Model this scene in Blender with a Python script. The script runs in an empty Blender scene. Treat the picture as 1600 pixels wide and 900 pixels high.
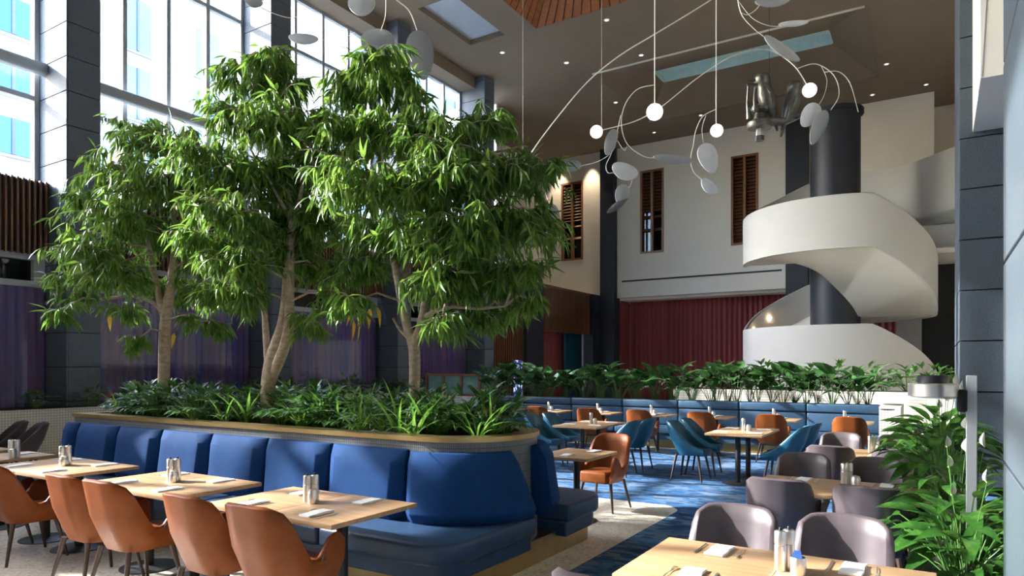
import bpy, bmesh, math, random
import numpy as np
from mathutils import Vector, Matrix, Quaternion
random.seed(7); rng = np.random.default_rng(7)
SC = bpy.context.scene
COL = SC.collection
# ------------------------------------------------------------------ camera (24 mm shift lens, level, eye height 1.7 m)
H = 1.7; FPX = 1067.0; YHZ = 575.0
YAW = math.atan(662/1067); SN, CS = math.sin(YAW), math.cos(YAW)
cam = bpy.data.cameras.new('camera'); camo = bpy.data.objects.new('camera', cam); COL.objects.link(camo)
cam.sensor_width = 36; cam.lens = 36*FPX/1600; cam.shift_y = (YHZ-450)/1600; cam.clip_start = 0.05; cam.clip_end = 400
camo.location = (0, 0, H); camo.rotation_euler = (math.pi/2, 0, YAW)
SC.camera = camo
# ------------------------------------------------------------------ sky, sun, exposure
SUN_DIR = Vector((0.80, 0.26, -0.47)).normalized()          # direction the light travels
w = bpy.data.worlds.new('world'); SC.world = w; w.use_nodes = True
nt = w.node_tree; bg = nt.nodes['Background']
sky = nt.nodes.new('ShaderNodeTexSky'); sky.sky_type = 'NISHITA'; sky.sun_disc = False
sky.sun_elevation = math.asin(-SUN_DIR.z); sky.sun_rotation = math.atan2(-SUN_DIR.x, -SUN_DIR.y)
sky.air_density = 1.0; sky.dust_density = 1.2; sky.ozone_density = 1.0
nt.links.new(sky.outputs[0], bg.inputs[0]); bg.inputs[1].default_value = 1.5
sl = bpy.data.lights.new('sun', 'SUN'); so = bpy.data.objects.new('sun', sl); COL.objects.link(so)
sl.energy = 9.5; sl.angle = math.radians(0.6); sl.color = (1.0, 0.97, 0.93)
so.rotation_euler = SUN_DIR.to_track_quat('-Z', 'Y').to_euler(); so.location = (-30, -15, 30)
vs = SC.view_settings
vs.view_transform = 'Standard'; vs.look = 'None'; vs.gamma = 1.0; vs.use_curve_mapping = False
vs.exposure = 1.0
try:
    SC.cycles.max_bounces = 10; SC.cycles.diffuse_bounces = 5; SC.cycles.glossy_bounces = 4
    SC.cycles.transparent_max_bounces = 16; SC.cycles.sample_clamp_indirect = 8.0
except Exception: pass

def ray(u, v):
    a = (u-800)/FPX; return Vector((-SN+CS*a, CS+SN*a, (YHZ-v)/FPX))
def at_d(u, v, d): return Vector((0, 0, H)) + ray(u, v)*d     # world point at a given distance along the view axis
RIGHT = Vector((CS, SN, 0)); FWD = Vector((-SN, CS, 0)); UP = Vector((0, 0, 1))

# ------------------------------------------------------------------ materials
MATS = {}
def new_mat(name):
    m = bpy.data.materials.new(name); m.use_nodes = True
    t = m.node_tree; p = t.nodes['Principled BSDF']; MATS[name] = m
    return m, t, p
def coords(t, kind, stretch=None):
    if kind == 'WORLD':
        g = t.nodes.new('ShaderNodeNewGeometry'); o = g.outputs['Position']
    else:
        g = t.nodes.new('ShaderNodeTexCoord'); o = g.outputs['Object']
    if stretch:
        mp = t.nodes.new('ShaderNodeMapping'); mp.inputs['Scale'].default_value = stretch
        t.links.new(o, mp.inputs['Vector']); o = mp.outputs[0]
    return o
def ramp(t, fac, stops):
    r = t.nodes.new('ShaderNodeValToRGB'); e = r.color_ramp.elements
    while len(e) < len(stops): e.new(0.5)
    for el, (pos, c) in zip(e, stops): el.position = pos; el.color = (*c, 1)
    t.links.new(fac, r.inputs[0]); return r.outputs[0]
def bump(t, p, fac, strength, dist=0.01):
    b = t.nodes.new('ShaderNodeBump'); b.inputs['Strength'].default_value = strength; b.inputs['Distance'].default_value = dist
    t.links.new(fac, b.inputs['Height']); t.links.new(b.outputs[0], p.inputs['Normal'])
def noise(t, co, scale, detail=3, rough=0.55):
    n = t.nodes.new('ShaderNodeTexNoise'); n.inputs['Scale'].default_value = scale; n.inputs['Detail'].default_value = detail
    n.inputs['Roughness'].default_value = rough; t.links.new(co, n.inputs['Vector']); return n.outputs['Fac']
def mat(name, c, c2=None, rough=0.6, metal=0.0, scale=8, stretch=None, bmp=0.0, kind='WORLD', spec=None, sheen=0, coat=0):
    m, t, p = new_mat(name)
    p.inputs['Roughness'].default_value = rough; p.inputs['Metallic'].default_value = metal
    if spec is not None: p.inputs['Specular IOR Level'].default_value = spec
    if sheen: p.inputs['Sheen Weight'].default_value = sheen; p.inputs['Sheen Roughness'].default_value = 0.4; p.inputs['Sheen Tint'].default_value = (*[min(1, x*2+0.1) for x in c], 1)
    if coat: p.inputs['Coat Weight'].default_value = coat
    co = coords(t, kind, stretch); n = noise(t, co, scale)
    if c2 is None: c2 = tuple(min(1, x*1.12) for x in c)
    t.links.new(ramp(t, n, [(0.3, c), (0.7, c2)]), p.inputs['Base Color'])
    if bmp: bump(t, p, n, bmp)
    return m
def granite(name, c, c2, rough=0.7):
    m, t, p = new_mat(name); p.inputs['Roughness'].default_value = rough; p.inputs['Specular IOR Level'].default_value = 0.25
    co = coords(t, 'WORLD'); n = noise(t, co, 60, 2, 0.7); n2 = noise(t, co, 3, 3)
    a = ramp(t, n, [(0.35, c), (0.65, c2)]); 
    mx = t.nodes.new('ShaderNodeMix'); mx.data_type = 'RGBA'; mx.blend_type = 'MULTIPLY'; mx.inputs[0].default_value = 0.5
    t.links.new(a, mx.inputs[6]); t.links.new(ramp(t, n2, [(0.3, (0.75, 0.75, 0.75)), (0.7, (1, 1, 1))]), mx.inputs[7])
    t.links.new(mx.outputs[2], p.inputs['Base Color']); bump(t, p, n, 0.15, 0.003)
    return m
def tile(name, c1, c2, grout, bw, bh, mort=0.08, rough=0.3, offset=0.0):
    m, t, p = new_mat(name); p.inputs['Roughness'].default_value = rough
    co = coords(t, 'WORLD'); sx = t.nodes.new('ShaderNodeSeparateXYZ'); t.links.new(co, sx.inputs[0])
    ad = t.nodes.new('ShaderNodeMath'); ad.operation = 'ADD'; t.links.new(sx.outputs[0], ad.inputs[0]); t.links.new(sx.outputs[1], ad.inputs[1])
    cb = t.nodes.new('ShaderNodeCombineXYZ'); t.links.new(ad.outputs[0], cb.inputs[0]); t.links.new(sx.outputs[2], cb.inputs[1])
    b = t.nodes.new('ShaderNodeTexBrick'); b.offset = offset; t.links.new(cb.outputs[0], b.inputs['Vector'])
    b.inputs['Scale'].default_value = 1; b.inputs['Brick Width'].default_value = bw; b.inputs['Row Height'].default_value = bh
    b.inputs['Mortar Size'].default_value = mort*bh; b.inputs['Mortar Smooth'].default_value = 0.2
    b.inputs['Color1'].default_value = (*c1, 1); b.inputs['Color2'].default_value = (*c2, 1); b.inputs['Mortar'].default_value = (*grout, 1)
    t.links.new(b.outputs['Color'], p.inputs['Base Color']); bump(t, p, b.outputs['Fac'], -0.4, 0.003)
    return m
def wood(name, c1, c2, axis='X', rough=0.42, sc=1.0):
    m, t, p = new_mat(name); p.inputs['Roughness'].default_value = rough
    st = {'X': (1.2, 14, 14), 'Y': (14, 1.2, 14), 'Z': (14, 14, 1.2)}[axis]
    co = coords(t, 'WORLD', tuple(s*sc for s in st)); n = noise(t, co, 1.6, 5, 0.65)
    t.links.new(ramp(t, n, [(0.28, c1), (0.5, tuple((a+b)/2 for a, b in zip(c1, c2))), (0.72, c2)]), p.inputs['Base Color'])
    bump(t, p, n, 0.08, 0.002)
    return m
def leaf_mat(name, c1, c2, c3, rough=0.4, trans=0.35, scale=3.0):
    m, t, p = new_mat(name); p.inputs['Roughness'].default_value = rough
    co = coords(t, 'WORLD'); n = noise(t, co, scale, 4, 0.7)
    col = ramp(t, n, [(0.30, c1), (0.52, c2), (0.75, c3)])
    t.links.new(col, p.inputs['Base Color'])
    tr = t.nodes.new('ShaderNodeBsdfTranslucent')
    hs = t.nodes.new('ShaderNodeHueSaturation'); hs.inputs['Value'].default_value = 1.9; hs.inputs['Hue'].default_value = 0.485; t.links.new(col, hs.inputs['Color']); t.links.new(hs.outputs[0], tr.inputs[0])
    mx = t.nodes.new('ShaderNodeMixShader'); mx.inputs[0].default_value = trans
    t.links.new(p.outputs[0], mx.inputs[1]); t.links.new(tr.outputs[0], mx.inputs[2])
    t.links.new(mx.outputs[0], t.nodes['Material Output'].inputs[0])
    return m
def emit(name, c, s):
    m, t, p = new_mat(name); p.inputs['Base Color'].default_value = (*c, 1); p.inputs['Emission Color'].default_value = (*c, 1); p.inputs['Emission Strength'].default_value = s
    return m
def pane(name, tint, gloss, rough=0.02):
    m, t, p = new_mat(name)
    tr = t.nodes.new('ShaderNodeBsdfTransparent'); tr.inputs[0].default_value = (*tint, 1)
    gl = t.nodes.new('ShaderNodeBsdfGlossy'); gl.inputs['Roughness'].default_value = rough; gl.inputs[0].default_value = (1, 1, 1, 1)
    fr = t.nodes.new('ShaderNodeLayerWeight'); fr.inputs[0].default_value = 0.5
    pw = t.nodes.new('ShaderNodeMath'); pw.operation = 'POWER'; pw.inputs[1].default_value = 4.0; t.links.new(fr.outputs['Facing'], pw.inputs[0])
    ma = t.nodes.new('ShaderNodeMath'); ma.operation = 'MULTIPLY_ADD'; ma.inputs[1].default_value = gloss; ma.inputs[2].default_value = 0.03; t.links.new(pw.outputs[0], ma.inputs[0])
    mx = t.nodes.new('ShaderNodeMixShader'); t.links.new(ma.outputs[0], mx.inputs[0])
    t.links.new(tr.outputs[0], mx.inputs[1]); t.links.new(gl.outputs[0], mx.inputs[2])
    t.links.new(mx.outputs[0], t.nodes['Material Output'].inputs[0])
    return m

def terrazzo(name):
    m, t, p = new_mat(name); p.inputs['Roughness'].default_value = 0.3
    co = coords(t, 'WORLD')
    v = t.nodes.new('ShaderNodeTexVoronoi'); v.inputs['Scale'].default_value = 42; t.links.new(co, v.inputs['Vector'])
    sp = t.nodes.new('ShaderNodeSeparateXYZ'); t.links.new(v.outputs['Color'], sp.inputs[0])
    t.links.new(ramp(t, sp.outputs[0], [(0.0, (0.42, 0.37, 0.29)), (0.2, (0.66, 0.61, 0.52)), (0.8, (0.73, 0.68, 0.58)), (1.0, (0.85, 0.81, 0.72))]), p.inputs['Base Color'])
    return m
def carpet(name):
    m, t, p = new_mat(name); p.inputs['Roughness'].default_value = 0.95; p.inputs['Specular IOR Level'].default_value = 0.1
    co = coords(t, 'WORLD', (4.0, 9.0, 1.0))
    v = t.nodes.new('ShaderNodeTexVoronoi'); v.inputs['Scale'].default_value = 1.6; t.links.new(co, v.inputs['Vector'])
    sp = t.nodes.new('ShaderNodeSeparateXYZ'); t.links.new(v.outputs['Color'], sp.inputs[0])
    n = noise(t, coords(t, 'WORLD', (1.0, 2.2, 1)), 3.0, 4, 0.7)
    ad = t.nodes.new('ShaderNodeMath'); ad.operation = 'MULTIPLY_ADD'; ad.inputs[1].default_value = 0.45; t.links.new(sp.outputs[0], ad.inputs[0])
    ml = t.nodes.new('ShaderNodeMath'); ml.operation = 'MULTIPLY'; ml.inputs[1].default_value = 0.62; t.links.new(n, ml.inputs[0]); t.links.new(ml.outputs[0], ad.inputs[2])
    t.links.new(ramp(t, ad.outputs[0], [(0.24, (0.018, 0.040, 0.105)), (0.42, (0.032, 0.090, 0.215)), (0.56, (0.050, 0.140, 0.285)), (0.66, (0.100, 0.170, 0.265)), (0.82, (0.20, 0.22, 0.25))]), p.inputs['Base Color'])
    f = noise(t, coords(t, 'WORLD'), 260, 2); bump(t, p, f, 0.3, 0.004)
    return m

terrazzo('terrazzo'); carpet('carpet')
granite('granite', (0.08, 0.102, 0.138), (0.16, 0.192, 0.238)); granite('bluestone', (0.036, 0.050, 0.066), (0.066, 0.085, 0.106)); granite('bluestone_sunlit', (0.075, 0.10, 0.125), (0.12, 0.15, 0.175), 0.3)  # granite carries a blue tint for the bluish light on the columns
mat('joint', (0.02, 0.022, 0.025), rough=0.9)
mat('navy_paint', (0.016, 0.022, 0.036), (0.022, 0.029, 0.046), rough=0.5, scale=2)
mat('cream', (0.70, 0.675, 0.63), (0.73, 0.705, 0.66), rough=0.85, scale=1.5)
mat('stair_white', (0.615, 0.615, 0.61), (0.64, 0.64, 0.635), rough=0.75, scale=1.5)
mat('ceil', (0.205, 0.160, 0.116), (0.225, 0.178, 0.130), rough=0.9, scale=0.8)
mat('ceil_panel_skylit', (0.42, 0.48, 0.56), rough=0.7)
mat('grey_paint', (0.32, 0.33, 0.34), rough=0.8); mat('dark', (0.012, 0.012, 0.016), rough=0.8)
mat('dark_wall', (0.035, 0.035, 0.04), rough=0.8)
mat('alu', (0.36, 0.39, 0.42), (0.40, 0.43, 0.46), rough=0.4, scale=3); mat('steel', (0.70, 0.68, 0.65), rough=0.38, metal=1.0)
mat('brass', (0.42, 0.30, 0.13), (0.50, 0.37, 0.17), rough=0.33, metal=1.0, scale=3)
tile('grey_tile', (0.13, 0.145, 0.15), (0.17, 0.18, 0.185), (0.05, 0.055, 0.06), 0.022, 0.075, 0.04, 0.35)
tile('white_tile', (0.62, 0.60, 0.54), (0.68, 0.66, 0.60), (0.36, 0.34, 0.29), 0.05, 0.05, 0.10, 0.3)
tile('strip_tile', (0.64, 0.62, 0.57), (0.68, 0.66, 0.61), (0.40, 0.38, 0.34), 0.6, 0.07, 0.10, 0.35)
mat('velvet', (0.007, 0.038, 0.125), (0.010, 0.048, 0.158), rough=0.8, scale=5, spec=0.1)
mat('seat_leather', (0.017, 0.044, 0.098), (0.023, 0.054, 0.118), rough=0.42, scale=10)
mat('bench_leather', (0.028, 0.068, 0.125), (0.036, 0.082, 0.145), rough=0.4, scale=10)
mat('tan_leather', (0.185, 0.047, 0.009), (0.22, 0.060, 0.012), rough=0.5, scale=9, spec=0.22)
mat('teal_leather', (0.010, 0.085, 0.155), (0.014, 0.105, 0.185), rough=0.42, scale=9)
mat('navy_leather', (0.008, 0.024, 0.075), (0.012, 0.03, 0.09), rough=0.5, scale=9)
mat('plum_leather', (0.082, 0.062, 0.070), (0.100, 0.078, 0.086), rough=0.5, scale=9)
mat('brown_leather', (0.035, 0.022, 0.020), (0.045, 0.03, 0.026), rough=0.45, scale=9)
wood('leg_wood', (0.030, 0.016, 0.011), (0.060, 0.032, 0.020), 'Z')
wood('oak_x', (0.36, 0.21, 0.105), (0.52, 0.335, 0.18), 'X'); wood('oak_y', (0.36, 0.21, 0.105), (0.52, 0.335, 0.18), 'Y')
wood('slat_wood', (0.085, 0.036, 0.018), (0.20, 0.088, 0.042), 'Z'); wood('slat_dark', (0.075, 0.028, 0.014), (0.15, 0.062, 0.03), 'Z')
wood('board_wood', (0.24, 0.075, 0.022), (0.38, 0.14, 0.045), 'Y', 0.5); wood('frame_wood', (0.17, 0.07, 0.03), (0.26, 0.12, 0.055), 'Z')
mat('black_metal', (0.012, 0.013, 0.016), rough=0.45, scale=20)
mat('napkin', (0.80, 0.80, 0.80), (0.84, 0.84, 0.84), rough=0.9, scale=30); mat('blue_paper', (0.03, 0.10, 0.36), rough=0.7)
mat('purple_curtain', (0.085, 0.085, 0.30), (0.26, 0.15, 0.26), rough=0.85, scale=1.0, stretch=(1, 5, 0.15))
mat('red_curtain', (0.24, 0.045, 0.052), (0.33, 0.075, 0.08), rough=0.85, scale=1.0, stretch=(4, 4, 0.1))
mat('soil', (0.022, 0.016, 0.012), (0.045, 0.033, 0.024), rough=1.0, scale=40, bmp=0.6)
mat('bark', (0.26, 0.195, 0.135), (0.46, 0.37, 0.28), rough=0.9, scale=14, stretch=(1, 1, 2.2), bmp=0.5)
mat('mobile_metal', (0.27, 0.285, 0.30), (0.31, 0.325, 0.34), rough=0.5, scale=4); mat('mobile_white', (0.55, 0.57, 0.60), rough=0.5); mat('mobile_rod', (0.80, 0.77, 0.70), rough=0.4)
mat('mobile_dark', (0.10, 0.105, 0.10), rough=0.6)
mat('bronze', (0.075, 0.073, 0.066), (0.13, 0.125, 0.11), rough=0.38, metal=0.6, scale=14)
leaf_mat('ficus', (0.040, 0.098, 0.018), (0.095, 0.195, 0.030), (0.21, 0.32, 0.060), 0.24, 0.36, 6.0)
leaf_mat('ficus_yellow', (0.40, 0.26, 0.02), (0.50, 0.33, 0.03), (0.55, 0.40, 0.05), 0.5, 0.4)
leaf_mat('shrub', (0.024, 0.080, 0.018), (0.055, 0.150, 0.030), (0.13, 0.25, 0.06), 0.38, 0.2, 6.0)
leaf_mat('strap', (0.040, 0.130, 0.018), (0.085, 0.215, 0.030), (0.19, 0.33, 0.075), 0.4, 0.3, 5.0)
leaf_mat('lily', (0.016, 0.060, 0.016), (0.035, 0.105, 0.028), (0.085, 0.18, 0.06), 0.25, 0.18, 4.0)
leaf_mat('lily_bright', (0.012, 0.055, 0.010), (0.035, 0.115, 0.018), (0.11, 0.23, 0.04), 0.22, 0.25, 6.0)
leaf_mat('outdoor_leaf', (0.10, 0.12, 0.03), (0.22, 0.19, 0.05), (0.36, 0.27, 0.08), 0.5, 0.3)
mat('stem_green', (0.06, 0.15, 0.025), rough=0.5); mat('spathe', (0.80, 0.80, 0.70), rough=0.5); mat('spadix', (0.55, 0.52, 0.25), rough=0.7)
pane('window_glass', (0.95, 0.97, 0.98), 0.35); pane('dark_glass', (0.10, 0.12, 0.15), 0.5); pane('curtain_glass', (0.92, 0.93, 0.96), 0.3)
mat('green_glass', (0.14, 0.25, 0.21), (0.19, 0.31, 0.27), rough=0.12, scale=3)
mat('teal_skylit', (0.52, 0.70, 0.72), rough=0.3)
mat('ext_white', (0.42, 0.43, 0.44), rough=0.8, scale=0.3); mat('ext_glass', (0.035, 0.12, 0.30), (0.06, 0.17, 0.36), rough=0.15, scale=0.3); mat('ext_frame', (0.12, 0.14, 0.16), rough=0.6)
mat('ext_pale', (0.16, 0.25, 0.36), (0.22, 0.31, 0.42), rough=0.15, scale=0.3); mat('ext_grey', (0.28, 0.30, 0.33), rough=0.7, scale=0.3); mat('paving', (0.38, 0.37, 0.35), rough=0.9, scale=0.5)
emit('lamp_warm', (1.0, 0.72, 0.42), 14); emit('globe_glow', (0.93, 0.93, 0.95), 0.55); emit('downlight_glow', (1.0, 0.9, 0.75), 2.0)
mat('skin', (0.50, 0.30, 0.22), rough=0.6); mat('hair', (0.012, 0.009, 0.008), rough=0.5); mat('shirt', (0.03, 0.03, 0.04), rough=0.8)

# ------------------------------------------------------------------ mesh helpers
class M:
    def __init__(s): s.v = []; s.f = []
    def add(s, vs, fs):
        o = len(s.v); s.v += [tuple(p) for p in vs]; s.f += [tuple(i+o for i in f) for f in fs]; return s
    def box(s, x0, x1, y0, y1, z0, z1):
        return s.add([(x0,y0,z0),(x1,y0,z0),(x1,y1,z0),(x0,y1,z0),(x0,y0,z1),(x1,y0,z1),(x1,y1,z1),(x0,y1,z1)],
                     [(0,3,2,1),(4,5,6,7),(0,1,5,4),(1,2,6,5),(2,3,7,6),(3,0,4,7)])
    def prism(s, pts, z0, z1):
        n = len(pts)
        return s.add([(x, y, z0) for x, y in pts]+[(x, y, z1) for x, y in pts],
                     [tuple(range(n))[::-1], tuple(range(n, 2*n))]+[(i, (i+1) % n, n+(i+1) % n, n+i) for i in range(n)])
    def ring(s, rings, caps=True, closed=True):          # loft closed loops of equal length
        n = len(rings[0]); o = len(s.v); fs = []
        for k in range(len(rings)-1):
            for i in range(n if closed else n-1):
                j = (i+1) % n; fs.append((k*n+i, k*n+j, (k+1)*n+j, (k+1)*n+i))
        if caps and closed:
            fs.append(tuple(range(n))[::-1]); b = (len(rings)-1)*n; fs.append(tuple(range(b, b+n)))
        return s.add([p for r in rings for p in r], fs)
    def tube(s, pts, rad, n=8, flat=1.0):
        pts = [Vector(p) for p in pts]; rings = []
        if not hasattr(rad, '__len__'): rad = [rad]*len(pts)
        up = Vector((0, 0, 1)); prev = None
        for i, p in enumerate(pts):
            d = (pts[min(i+1, len(pts)-1)]-pts[max(i-1, 0)]).normalized()
            if prev is None:
                a = d.cross(up)
                if a.length < 0.05: a = d.cross(Vector((1, 0, 0)))
            else: a = prev-d*prev.dot(d)
            a.normalize(); prev = a; b = d.cross(a)
            rings.append([p+a*(rad[i]*math.cos(2*math.pi*k/n))+b*(rad[i]*flat*math.sin(2*math.pi*k/n)) for k in range(n)])
        return s.ring(rings)
    def lathe(s, prof, n=20, c=(0, 0, 0)):
        return s.ring([[(c[0]+r*math.cos(2*math.pi*k/n), c[1]+r*math.sin(2*math.pi*k/n), c[2]+z) for k in range(n)] for r, z in prof])
    def ball(s, c, r, n=16, sx=1, sy=1, sz=1):
        rr = []
        for k in range(1, n//2):
            a = math.pi*k/(n//2); rr.append((max(math.sin(a), 1e-3), -math.cos(a)))
        rr = [(0.02, -1)]+rr+[(0.02, 1)]
        return s.ring([[(c[0]+r*sx*q*math.cos(2*math.pi*k/n), c[1]+r*sy*q*math.sin(2*math.pi*k/n), c[2]+r*sz*z) for k in range(n)] for q, z in rr])
    def mesh(s, name, m=None, smooth=False, bevel=0, seg=2, angle=40):
        me = bpy.data.meshes.new(name); me.from_pydata(s.v, [], s.f)
        if bevel:
            bm = bmesh.new(); bm.from_mesh(me)
            es = [e for e in bm.edges if len(e.link_faces) == 2 and e.calc_face_angle() > math.radians(30)]
            bmesh.ops.bevel(bm, geom=es, offset=bevel, segments=seg, affect='EDGES', profile=0.5, clamp_overlap=True)
            bm.to_mesh(me); bm.free()
        if m: me.materials.append(MATS[m])
        if smooth or bevel:
            me.shade_smooth()
            try: me.set_sharp_from_angle(angle=math.radians(angle))
            except Exception: pass
        me.update(); return me
    def obj(s, name, m, parent=None, **k): return link(name, s.mesh(name, m, **k), parent)
def link(name, me, parent=None, loc=None):
    o = bpy.data.objects.new(name, me); COL.objects.link(o); o.parent = parent
    if loc is not None: o.location = loc
    return o
def tag(o, label=None, cat=None, group=None, kind=None):
    if label: o['label'] = label
    if cat: o['category'] = cat
    if group: o['group'] = group
    if kind: o['kind'] = kind
    return o
def thing(name, label, cat, loc=(0, 0, 0), rz=0, group=None):
    o = link(name, None, None, loc); o.rotation_euler = (0, 0, rz); return tag(o, label, cat, group)
def struct(o, label=None):
    o['kind'] = 'structure'
    if label: o['label'] = label
    return o
def sroot(name, label=None, loc=(0, 0, 0)): return struct(link(name, None, None, loc), label)
KIDS = {}
def copy_tree(o, loc=None, rz=None, label=None, group=None, parent=None):
    c = o.copy(); COL.objects.link(c)
    if parent is not None: c.parent = parent
    for ch in o.children:
        d = ch.copy(); COL.objects.link(d); d.parent = c
        for g in ch.children:
            e = g.copy(); COL.objects.link(e); e.parent = d
    if loc is not None: c.location = loc
    if rz is not None: c.rotation_euler = (0, 0, rz)
    if label: c['label'] = label
    if group: c['group'] = group
    return c
ORD = ['first', 'second', 'third', 'fourth', 'fifth', 'sixth', 'seventh', 'eighth', 'ninth', 'tenth']
def holes_rect(x0, x1, y0, y1, holes):
    xs = sorted({x0, x1, *[h[0] for h in holes], *[h[1] for h in holes]}); ys = sorted({y0, y1, *[h[2] for h in holes], *[h[3] for h in holes]})
    for a, b in zip(xs, xs[1:]):
        for c, d in zip(ys, ys[1:]):
            mx, my = (a+b)/2, (c+d)/2
            if not any(h[0] < mx < h[1] and h[2] < my < h[3] for h in holes): yield a, b, c, d

# ------------------------------------------------------------------ floor, ceiling, walls
ZC = 12.8
struct(M().box(-19, 8, -14, 37, -0.2, 0.0).obj('floor', 'terrazzo'), 'beige terrazzo floor')
# carpet outline: rounded corner at (-2.6, 8.2)
cp = [(7.9, -13.9), (7.9, 13.9), (-14.0, 13.9), (-14.0, 8.2), (-2.95, 8.2)]
for k in range(1, 9):
    a = math.pi/2-k*math.pi/16; cp.append((-2.95+0.35*math.cos(a), 7.85+0.35*math.sin(a)))
cp += [(-2.6, -13.9)]
struct(M().prism(cp, 0.0, 0.006).obj('floor_carpet', 'carpet'), 'blue patterned carpet')
HOLES = [(-11.1, -3.3, 11.5, 19.4), (-13.6, -12.2, 16.4, 19.2), (-11.0, -1.85, 23.5, 29.4)]
cb = M()
for a, b, c, d in holes_rect(-15.95, 8, -14, 37, HOLES): cb.box(a, b, c, d, ZC, ZC+0.3)
cb.box(-18.4, -15.95, 24.2, 37, ZC, ZC+.3)
ceil = struct(cb.obj('ceiling', 'ceil'), 'high grey-brown ceiling with recessed coffers')
# skylight coffer: sloped sides rising to a solid strip, sky light painted on as pale teal
x0, x1, y0, y1 = HOLES[2]; sx0, sx1, sy0, sy1 = -9.55, -3.2, 26.2, 27.3; zt = ZC+0.75
f = M().add([(x0,y0,ZC),(x1,y0,ZC),(x1,y1,ZC),(x0,y1,ZC),(sx0,sy0,zt),(sx1,sy0,zt),(sx1,sy1,zt),(sx0,sy1,zt)], [(0,1,5,4),(1,2,6,5),(2,3,7,6),(3,0,4,7)])
f.obj('coffer_slope', 'ceil', ceil)
M().box(sx0-.1, sx1+.1, sy0-.1, sy1+.1, zt+0.35, zt+0.45).obj('skylight_panel', 'teal_skylit', ceil)
sk = M()
for a in ((sx0-.06, sx0, sy0, sy1), (sx1, sx1+.06, sy0, sy1), (sx0, sx1, sy0-.06, sy0), (sx0, sx1, sy1, sy1+.06)): sk.box(*a, zt-0.02, zt+0.4)
sk.obj('skylight_reveal', 'teal_skylit', ceil)
M().box(x0, x1, y0-.05, y0+.02, ZC-.04, ZC).obj('coffer_trim', 'cream', ceil); M().box(x1, x1+.05, y0, y1, ZC-.03, ZC+.01).obj('coffer_trim', 'ceil', ceil); M().box(x0, x1, y1, y1+.05, ZC-.03, ZC+.01).obj('coffer_trim', 'ceil', ceil)
# shallow coffer by the windows; blue sky light painted into its grey panel
M().box(-13.7, -12.1, 16.3, 19.3, ZC+0.18, ZC+0.3).obj('coffer_panel', 'ceil_panel_skylit', ceil)
# timber lined pyramid coffer: boards run up each slope
x0, x1, y0, y1 = HOLES[0]; ins, rise = 2.6, 1.7
def quadboard(a, b, c, d, t=0.03):
    a, b, c, d = map(Vector, (a, b, c, d)); n = (b-a).cross(d-a).normalized()*t
    return M().add([a, b, c, d, a+n, b+n, c+n, d+n], [(0,3,2,1),(4,5,6,7),(0,1,5,4),(1,2,6,5),(2,3,7,6),(3,0,4,7)])
def slope(A, B, C, D, n):                             # A,B lower edge; D,C upper edge
    A, B, C, D = map(Vector, (A, B, C, D))
    for k in range(n):
        s, e = k/n+0.06/n, (k+1)/n-0.06/n
        w0, w1 = A.lerp(B, s), A.lerp(B, e); q0, q1 = D.lerp(C, s), D.lerp(C, e)
        quadboard(w0, w1, q1, q0).obj('ceiling_board', 'board_wood', ceil)
i0, i1, j0, j1, zr = x0+ins, x1-ins, y0+ins, y1-ins, ZC+rise
slope((x1,y1,ZC), (x0,y1,ZC), (i0,j1,zr), (i1,j1,zr), 24); slope((x0,y1,ZC), (x0,y0,ZC), (i0,j0,zr), (i0,j1,zr), 24)
M().add([(x1,y1,ZC+.06),(x1,y0,ZC+.06),(i1,j0,zr+.06),(i1,j1,zr+.06),(x0,y0,ZC+.06),(i0,j0,zr+.06),(i0,j1,zr+.06),(x0,y1,ZC+.06)],
        [(0,1,2,3),(1,4,5,2),(3,2,5,6),(0,3,6,7),(7,6,5,4)]).obj('coffer_lining', 'slat_dark', ceil)
# recessed downlights
for (u, v) in [(948,31),(885,98),(1002,86),(962,160),(1095,180),(1022,207),(1385,100),(1447,132),(1363,148),(1452,172),(1378,185),(785,82)]:
    d = ray(u, v); p = Vector((0,0,H))+d*((ZC-H)/d.z)
    if -11 < p.x < -1.9 and 23.5 < p.y < 29.4: p.z = ZC+0.25
    o = M().lathe([(0.10, 0.0), (0.10, -0.012), (0.06, -0.014), (0.055, 0.0)], 16).obj('downlight', 'cream', ceil, smooth=True); o.location = p
    g = M().lathe([(0.055, 0), (0.055, -0.008)], 16).obj('lens', 'downlight_glow', o)

XL = -14.5; XG = -15.7
COLY = [-12.7, -7.83, -2.96, 1.91, 6.78, 11.64, 16.5, 21.4]
PANEL = {}
def stone_column(x0, x1, y0, y1, z0, z1, m, step, label, faces='-Y+X', zoff=0.0):
    r = sroot('stone_column', label)
    M().box(x0+.03, x1-.03, y0+.03, y1-.03, z0, z1).obj('core', 'joint', r)
    z = z0+zoff-step
    while z < z1:
        a, b = max(z, z0)+0.008, min(z+step, z1)-0.008
        z += step
        if b-a < 0.03: continue
        def pn(w, d, h):
            key = (round(w, 3), round(d, 3), round(h, 3), m)
            if key not in PANEL: PANEL[key] = M().box(-w/2, w/2, -d/2, d/2, -h/2, h/2).mesh('stone_panel', m, bevel=0.004, seg=1)
            return PANEL[key]
        zc, hh = (a+b)/2, b-a
        if '-Y' in faces: link('stone_panel', pn(x1-x0-.006, .03, hh), r, ((x0+x1)/2, y0+.015, zc))
        if '+X' in faces: link('stone_panel', pn(.03, y1-y0-.07, hh), r, (x1-.015, (y0+y1)/2, zc))
        if '-X' in faces: link('stone_panel', pn(.03, y1-y0-.07, hh), r, (x0+.015, (y0+y1)/2, zc))
    return r
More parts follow.
